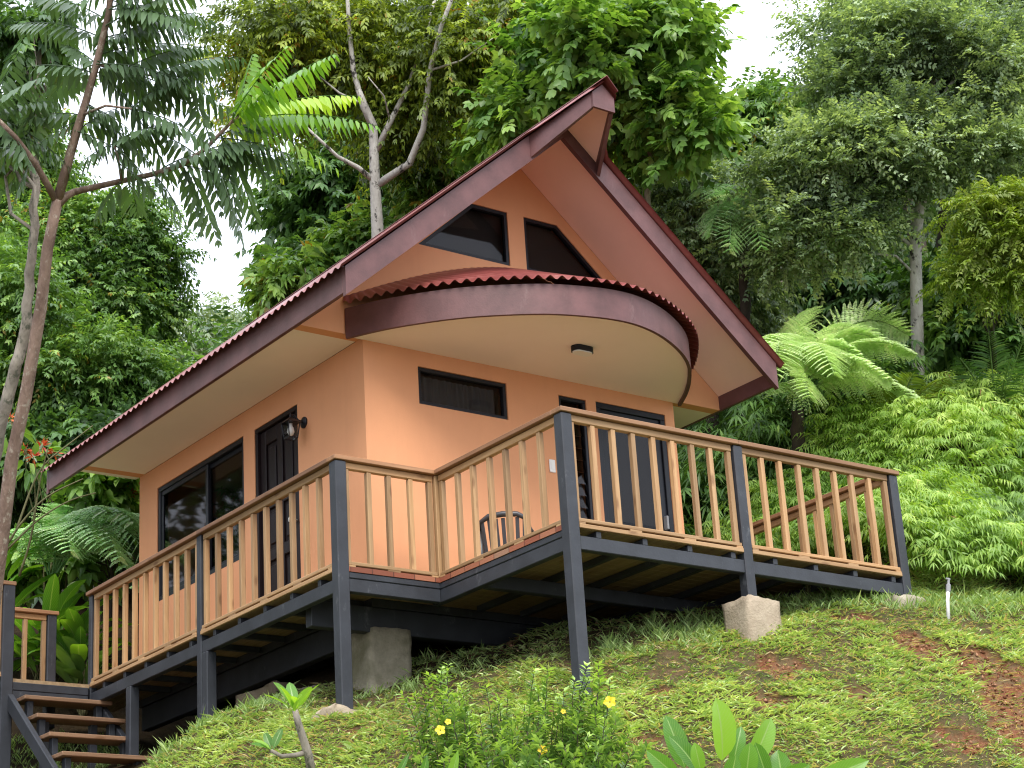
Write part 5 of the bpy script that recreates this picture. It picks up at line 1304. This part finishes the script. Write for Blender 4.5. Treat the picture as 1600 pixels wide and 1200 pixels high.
# ------------------------------------------------------------------ yellow flowered shrub
rg = np.random.default_rng(70)
shr = empty("flowering_shrub", tuple(at(810, 1230, 13.4)), "sprawling allamanda shrub with wiry stems and yellow trumpet flowers in the foreground", "shrub")
tips = [(700, 1040, 13.5), (690, 1045, 13.6), (855, 1048, 13.5), (935, 1040, 13.5), (920, 1060, 13.4), (905, 1075, 13.4), (950, 1080, 13.3), (840, 1075, 13.5), (760, 1075, 13.6), (720, 1070, 13.5), (660, 1085, 13.6), (780, 1095, 13.4), (820, 1100, 13.3), (870, 1090, 13.4), (960, 1110, 13.2),
        (985, 1140, 13.0), (1010, 1165, 12.9), (930, 1120, 13.1), (890, 1125, 13.1), (850, 1130, 13.0), (800, 1130, 13.1), (750, 1120, 13.2), (710, 1110, 13.3), (690, 1125, 13.3), (670, 1140, 13.2), (730, 1150, 13.0), (780, 1160, 12.9), (830, 1165, 12.8), (880, 1165, 12.8), (920, 1165, 12.8), (960, 1175, 12.8), (700, 1175, 13.0), (660, 1180, 13.1), (740, 1185, 12.8), (860, 1190, 12.7), (900, 1195, 12.7), (1000, 1195, 12.7), (810, 1195, 12.7)]
mb = MB(); fo = Foliage()
for (px, py, d) in tips + [(t[0] + rg.uniform(-34, 34), t[1] + rg.uniform(0, 60), t[2] + rg.uniform(-.3, .3)) for t in tips * 3]:
    e = at(px, py, d); b_ = at(810 + (px - 810) * .75 + rg.uniform(-30, 30), 1285, d - .25 + rg.uniform(-.2, .2)); n = 8
    t = np.linspace(0, 1, n)[:, None]; p = b_ + (e - b_) * t + np.concatenate([np.zeros((1, 3)), rg.normal(0, .015, (n - 2, 3)), np.zeros((1, 3))]); mb.tube([tuple(q) for q in p], list(np.linspace(.006, .0025, n)), 5)
    L = np.linalg.norm(e - b_); k = int(L / .022) + 3; u = np.linspace(.12, 1.0, k); pp_ = np.stack([np.interp(u, t[:, 0], p[:, j]) for j in range(3)], 1)
    T = nrm(np.gradient(pp_, axis=0)); nl = 3
    for q in range(nl):
        a = rg.uniform(0, 6.28, k); r1 = nrm(np.cross(T, np.array([.3, .2, .9]))); r2_ = np.cross(T, r1)
        D = T * .55 + r1 * np.cos(a)[:, None] + r2_ * np.sin(a)[:, None]
        tn = np.clip(.34 + .55 * u ** 5 + rg.normal(0, .14, k), 0, .93)
        l = rg.uniform(.065, .105, k) * (1 - .25 * u); fo.leaves(pp_, D, T + rg.normal(0, .2, (k, 3)), l, l * .33, tn, lod=1, fold=.15, droop=.2)
mb.build("stem", Bk['dark'], shr); fo.build("foliage", Lf['shrub'], shr)
def flower(c, size, face, parent, seed):
    rg = np.random.default_rng(seed); c = np.array(c); F_ = nrm(np.array(face, float)); a1 = nrm(np.cross(F_, np.array([.1, .2, 1.0]))); a2 = np.cross(F_, a1); Vs = []; Qs = []; n0 = 0
    for k in range(5):
        t = 2 * math.pi * k / 5 + rg.uniform(-.1, .1); d = a1 * math.cos(t) + a2 * math.sin(t)
        V, Q = blade(c + d * size * .06, c + d * size * .52 + F_ * size * .04, size * .44, .12, F_, rows=6, cols=2, seed=seed + k, base_w=.05); Vs.append(V); Qs.append(Q + n0); n0 += len(V)
    return np_mesh("flower", np.concatenate(Vs), np.concatenate(Qs), Lf['petal'], parent, tint=np.full(sum(map(len, Qs)), rg.uniform(.3, .8)), smooth=True)
for i, (px, py, d, s_) in enumerate([(953, 1097, 13.0, .085), (848, 1172, 12.65, .065), (688, 1141, 13.0, .072), (700, 1128, 13.05, .045), (880, 1112, 12.95, .035)]):
    c = at(px, py, d); flower(c, s_, (CP - c) * .08 + np.array([.1 * i - .3, -.2, .5]), shr, 200 + i * 7)

# ------------------------------------------------------------------ left foreground tree with feathery leaves
rg = np.random.default_rng(80); DL = 15.5
ct = empty("tree", tuple(at(-20, 1150, DL)), "foreground tree with reddish forked trunk and long feathery leaves at upper left", "tree")
mb = MB()
for seq, r0, r1 in ([[(-40, 1180, DL), (-18, 1000, DL), (2, 850, DL), (18, 720, DL), (40, 620, DL), (64, 480, DL), (74, 390, DL), (90, 312, DL)], .060, .042],
    [[(90, 312, DL), (104, 262, DL), (120, 205, DL), (134, 160, DL), (152, 95, DL), (170, 20, DL), (178, -60, DL)], .040, .022],
    [[(88, 315, DL), (72, 285, DL - .1), (55, 255, DL - .2), (25, 215, DL - .3), (-20, 170, DL - .4)], .03, .016],
    [[(116, 300, DL + .1), (150, 292, DL + .1), (190, 283, DL + .1), (240, 272, DL), (285, 258, DL), (322, 232, DL), (345, 208, DL), (372, 180, DL)], .027, .012],
    [[(92, 318, DL), (104, 306, DL + .05), (116, 300, DL + .1)], .034, .027],
    [[(150, 100, DL), (190, 110, DL + .2), (235, 118, DL + .3)], .014, .008], [[(128, 180, DL), (165, 165, DL - .2), (205, 170, DL - .3)], .013, .007], [[(190, 283, DL), (185, 250, DL), (178, 225, DL)], .012, .006]):
    mb.tube(pxs(*seq), list(np.linspace(r0, r1, len(seq))), 9)
mb.build("trunk", Bk['red'], ct, True)
frs = [  # start px,py -> end px,py, arch, young
 ((365, 190), (588, 196), .22, 1), ((365, 185), (522, 85), .18, 1), ((362, 185), (450, 72), .2, 1), ((360, 195), (525, 262), .25, .35), ((350, 215), (440, 300), .2, 0), ((345, 210), (402, 350), .2, 0), ((340, 215), (470, 250), .2, .1), ((350, 200), (430, 130), .2, .4),
 ((330, 225), (300, 140), .15, .2), ((325, 230), (380, 385), .25, 0), ((320, 235), (345, 330), .2, 0), ((310, 245), (250, 210), .2, 0), ((290, 255), (340, 375), .2, 0), ((370, 180), (395, 85), .15, .5), ((372, 180), (560, 150), .2, .8), ((300, 250), (380, 250), .2, 0),
 ((150, 100), (300, 135), .25, 0), ((152, 95), (285, 175), .25, 0), ((155, 85), (320, 75), .25, 0), ((150, 110), (262, 240), .25, 0), ((148, 115), (40, 105), .25, 0), ((150, 100), (55, 165), .25, 0), ((158, 70), (310, 20), .25, .1), ((160, 60), (15, 40), .25, 0), ((165, 40), (330, -20), .2, .1), ((165, 30), (40, -10), .2, 0),
 ((170, 10), (345, 40), .25, 0), ((172, 0), (300, 60), .25, 0), ((175, -20), (90, 30), .2, 0), ((175, -40), (250, 60), .2, 0), ((130, 175), (235, 250), .25, 0), ((132, 165), (215, 215), .25, 0), ((128, 180), (30, 190), .25, 0), ((126, 190), (60, 225), .25, 0), ((205, 168), (290, 215), .25, 0), ((205, 170), (270, 290), .25, 0), ((235, 118), (330, 190), .25, 0), ((235, 118), (320, 110), .2, 0),
 ((-10, 178), (90, 160), .25, 0), ((-15, 170), (70, 120), .2, 0), ((-10, 180), (50, 260), .25, 0), ((20, 212), (100, 250), .25, 0), ((20, 210), (-20, 290), .25, 0), ((-18, 172), (30, 80), .15, .2), ((50, 250), (20, 320), .2, 0), ((178, 225), (120, 260), .2, 0), ((178, 225), (235, 200), .2, 0), ((190, 283), (150, 340), .25, 0), ((240, 272), (290, 350), .25, .0), ((200, 285), (215, 330), .25, 0), ((185, 255), (240, 300), .2, 0),
 ((178, -50), (330, -70), .2, 0), ((178, -50), (60, -40), .2, 0), ((176, -45), (200, 70), .25, 0), ((172, 5), (150, 90), .25, 0), ((240, 118), (350, 140), .2, 0), ((160, 60), (225, 130), .2, 0), ((150, 100), (100, 70), .2, 0), ((176, -30), (380, -10), .2, .2)]
rx_ = np.random.default_rng(82)
for (nx_, ny_) in [(345, 210), (320, 235), (285, 258), (240, 272), (150, 100), (160, 60), (134, 160), (170, 15), (120, 205), (190, 110), (235, 118), (205, 170), (178, 225), (0, 185), (40, 235), (175, -30)]:
    for _ in range(2):
        a_ = rx_.uniform(-.9, 1.4) if nx_ > 60 else rx_.uniform(0, 6.28); r_ = rx_.uniform(90, 170)
        frs.append(((nx_, ny_), (nx_ + r_ * math.cos(a_), ny_ + r_ * math.sin(a_) * .8 + 25), .25, 0))
for i, (a, e, ar, yg) in enumerate(frs):
    dz = rg.uniform(-.25, .25); s0 = at(a[0], a[1], DL + dz * .3); e0 = at(e[0], e[1], DL + dz + rg.uniform(-.35, .35)); v = e0 - s0; Lh = np.linalg.norm(v)
    arch = ar * 1.3; D = v + np.array([0, 0, arch * Lh]); Ln = np.linalg.norm(D); dr = arch * Lh / Ln
    npair = int(np.clip(Ln / .052, 7, 22)); fo = Foliage()
    A, _, _, _ = pinnate(rg, s0[None], nrm(D)[None], np.array([Ln]), dr, npair, 1.1, .165 if Ln > .5 else .135, .044, 1.1, t0=.10, prof=lambda q: np.clip(.75 + .5 * np.sin(np.pi * q) - .35 * q ** 4, .4, 1.15), jit=.07, roll=.12,
        tint=np.array([np.clip(.40 + rg.normal(0, .12) + (0.1 if yg else 0), .05, .9)]), tvar=.09)
    fo.leaves(*A, lod=2, fold=.10, droop=.25); stalks(fo, s0[None], nrm(D)[None], np.array([Ln]), np.array([dr]), .007, .15, 9)
    fo.build("leaf_frond", Lf['young' if yg > .3 else 'cedar'], ct)
# second, greyer trunk behind it
rg = np.random.default_rng(81)
tree("straight grey brown trunk beside the forked tree at the left edge", 81, 'dark', 'grey', [(40, 60, 17.5, 90, 70), (20, 190, 17.5, 70, 60)], 40, .28, 10, 6, .11, .05, trunk=pxs((-40, 900, 17.2), (-5, 700, 17.2), (20, 590, 17.2), (42, 500, 17.2), (52, 380, 17.2), (58, 240, 17.2), (62, 60, 17.4)), tr=.066, limbs=6, hang=.5)

# ------------------------------------------------------------------ plants behind the stairs and the left railing
def broad_clump(label, seed, foot, n, spread, h, ln, wd, mat='banana', d=.0, name="broad_leaf_plant", tlo=.2, thi=.8):
    rg = np.random.default_rng(seed); f = at(*foot); f[2] = gz(f[0], f[1]); root = empty(name, tuple(f), label, "plant"); sm = MB()
    for i in range(n):
        a = rg.uniform(0, 6.28); r = spread * math.sqrt(rg.random()); b_ = f + np.array([math.cos(a) * r * .4, math.sin(a) * r * .4, h * rg.uniform(.35, 1.0)])
        out = np.array([math.cos(a), math.sin(a), rg.uniform(-.1, .9)]); e = b_ + nrm(out) * ln * rg.uniform(.7, 1.2)
        V, Q = blade(b_, e, wd * rg.uniform(.75, 1.2), rg.uniform(.1, .3), (0, 0, 1.0), seed=seed * 99 + i, wave=.06); np_mesh("leaf", V, Q, Lf[mat], root, tint=np.full(len(Q), rg.uniform(tlo, thi)), smooth=True, attrs=blade_uv())
        limb(sm, f, b_, .012, .006, rg, 0, 5, 5)
    sm.build("stem", Bk['stem'], root, True)
broad_clump("large ginger plant with long arching leaves behind the landing railing", 90, (70, 1040, 21.8), 30, .6, .85, .75, .17, tlo=.1, thi=.7)
broad_clump("leafy ginger plant with lighter leaves just left of the deck end post", 91, (125, 1050, 21.6), 26, .4, .9, .55, .16, tlo=.2, thi=.9)
broad_clump("dark broad leaved plant low behind the landing beside the end post", 92, (130, 1090, 21.4), 24, .45, .7, .5, .14, 'shrub', tlo=.05, thi=.6)
broad_clump("arching broad leaved plant at the far left edge behind the stair post", 93, (-10, 1030, 22.2), 22, .5, 1.1, .75, .16, tlo=.1, thi=.6)
broad_clump("single seedling with pale oval leaves in the dark under the deck", 94, (1268, 962, 17.6), 6, .1, .22, .18, .085, tlo=.5, thi=.9)
tree("shrub with lime leaves and dark stems between the left fern and the wall", 95, 'bright', 'dark', [(170, 760, 23.3, 60, 35), (120, 850, 23.4, 60, 60), (40, 860, 23.4, 50, 60)], 45, .25, 9, 3, .17, .10, tr=.03, cat="shrub", name="shrub", lod=2, limbs=14, tbase=.45)
_p = (1.5, 6.2, gz(1.5, 6.2))
tree("lime leaved shrub growing behind the back window of the cabin", 101, 'bright', 'stem', [(352, 830, 22.2, 70, 70), (395, 800, 22.4, 60, 70)], 40, .28, 16, 5, .13, .05, trunk=[(1.5, 6.4, _p[2] - .1), (1.5, 6.4, _p[2] + .8), (1.5, 6.3, 1.9)], tr=.03, cat="shrub", name="shrub", limbs=8, tbase=.7)
# red-flowered plants
rg = np.random.default_rng(96)
def red_plant(label, seed, spots, foot):
    rg = np.random.default_rng(seed); f = at(*foot); root = empty("red_flower_plant", tuple(f), label, "plant"); sm = MB()
    lf = Foliage()
    for (px, py, d) in spots:
        c = at(px, py, d); limb(sm, f, c, .012, .006, rg, .02, 7, 6); n = 26
        fo = Foliage(); u = nrm(rg.normal(size=(n, 3)) + np.array([0, 0, .5])); fo.leaves(np.repeat(c[None], n, 0) + u * .02, u, rg.normal(size=(n, 3)), rg.uniform(.06, .12, n), rg.uniform(.015, .028, n), np.clip(rg.normal(.5, .25, n), 0, 1), lod=1)
        fo.build("flower_head", Lf['red'], root)
        m_ = 14; u = nrm(rg.normal(size=(m_, 3))); lf.leaves(np.repeat(c[None], m_, 0) - np.array([0, 0, .1]) + u * .12, u + np.array([0, 0, -.3]), rg.normal(0, .4, (m_, 3)) + np.array([0, 0, 1.0]), rg.uniform(.14, .24, m_), rg.uniform(.06, .10, m_), np.clip(rg.normal(.4, .25, m_), 0, .9), lod=2)
    lf.build("foliage", Lf['bright'], root); sm.build("stem", Bk['stem'], root, True)
red_plant("shrub with orange red flower heads just below the far end of the roof edge", 97, [(40, 703, 23.0), (66, 697, 23.1), (52, 714, 23.0), (16, 655, 23.0), (84, 708, 23.2)], (80, 1000, 23.0))
red_plant("leafy shrub dotted with small red flowers between the eave and the cabin wall", 98, [(182, 745, 23.4), (205, 770, 23.4), (196, 778, 23.4), (214, 748, 23.5), (165, 750, 23.5)], (170, 960, 23.4))
# long bare curving twigs below the eave
sm = MB(); rgt = np.random.default_rng(99)
tw = empty("bare_twigs", tuple(at(20, 1000, 20.0)), "long bare curving pale twigs sweeping below the far end of the eave", "twigs")
for seq in ([(10, 860, 20), (60, 810, 20), (110, 780, 20), (150, 770, 20.1)], [(12, 850, 20), (30, 820, 20), (70, 775, 20.1), (130, 748, 20.2)], [(25, 830, 20), (60, 730, 20.2), (100, 700, 20.2), (145, 665, 20.3)], [(30, 900, 20), (50, 840, 20), (60, 760, 20), (75, 700, 20)]):
    p = smooth_curve(pxs(*seq), 14)[0]; sm.tube([tuple(q) for q in p], list(np.linspace(.013, .006, 14)), 6)
sm.build("twig", Bk['stem'], tw, True)
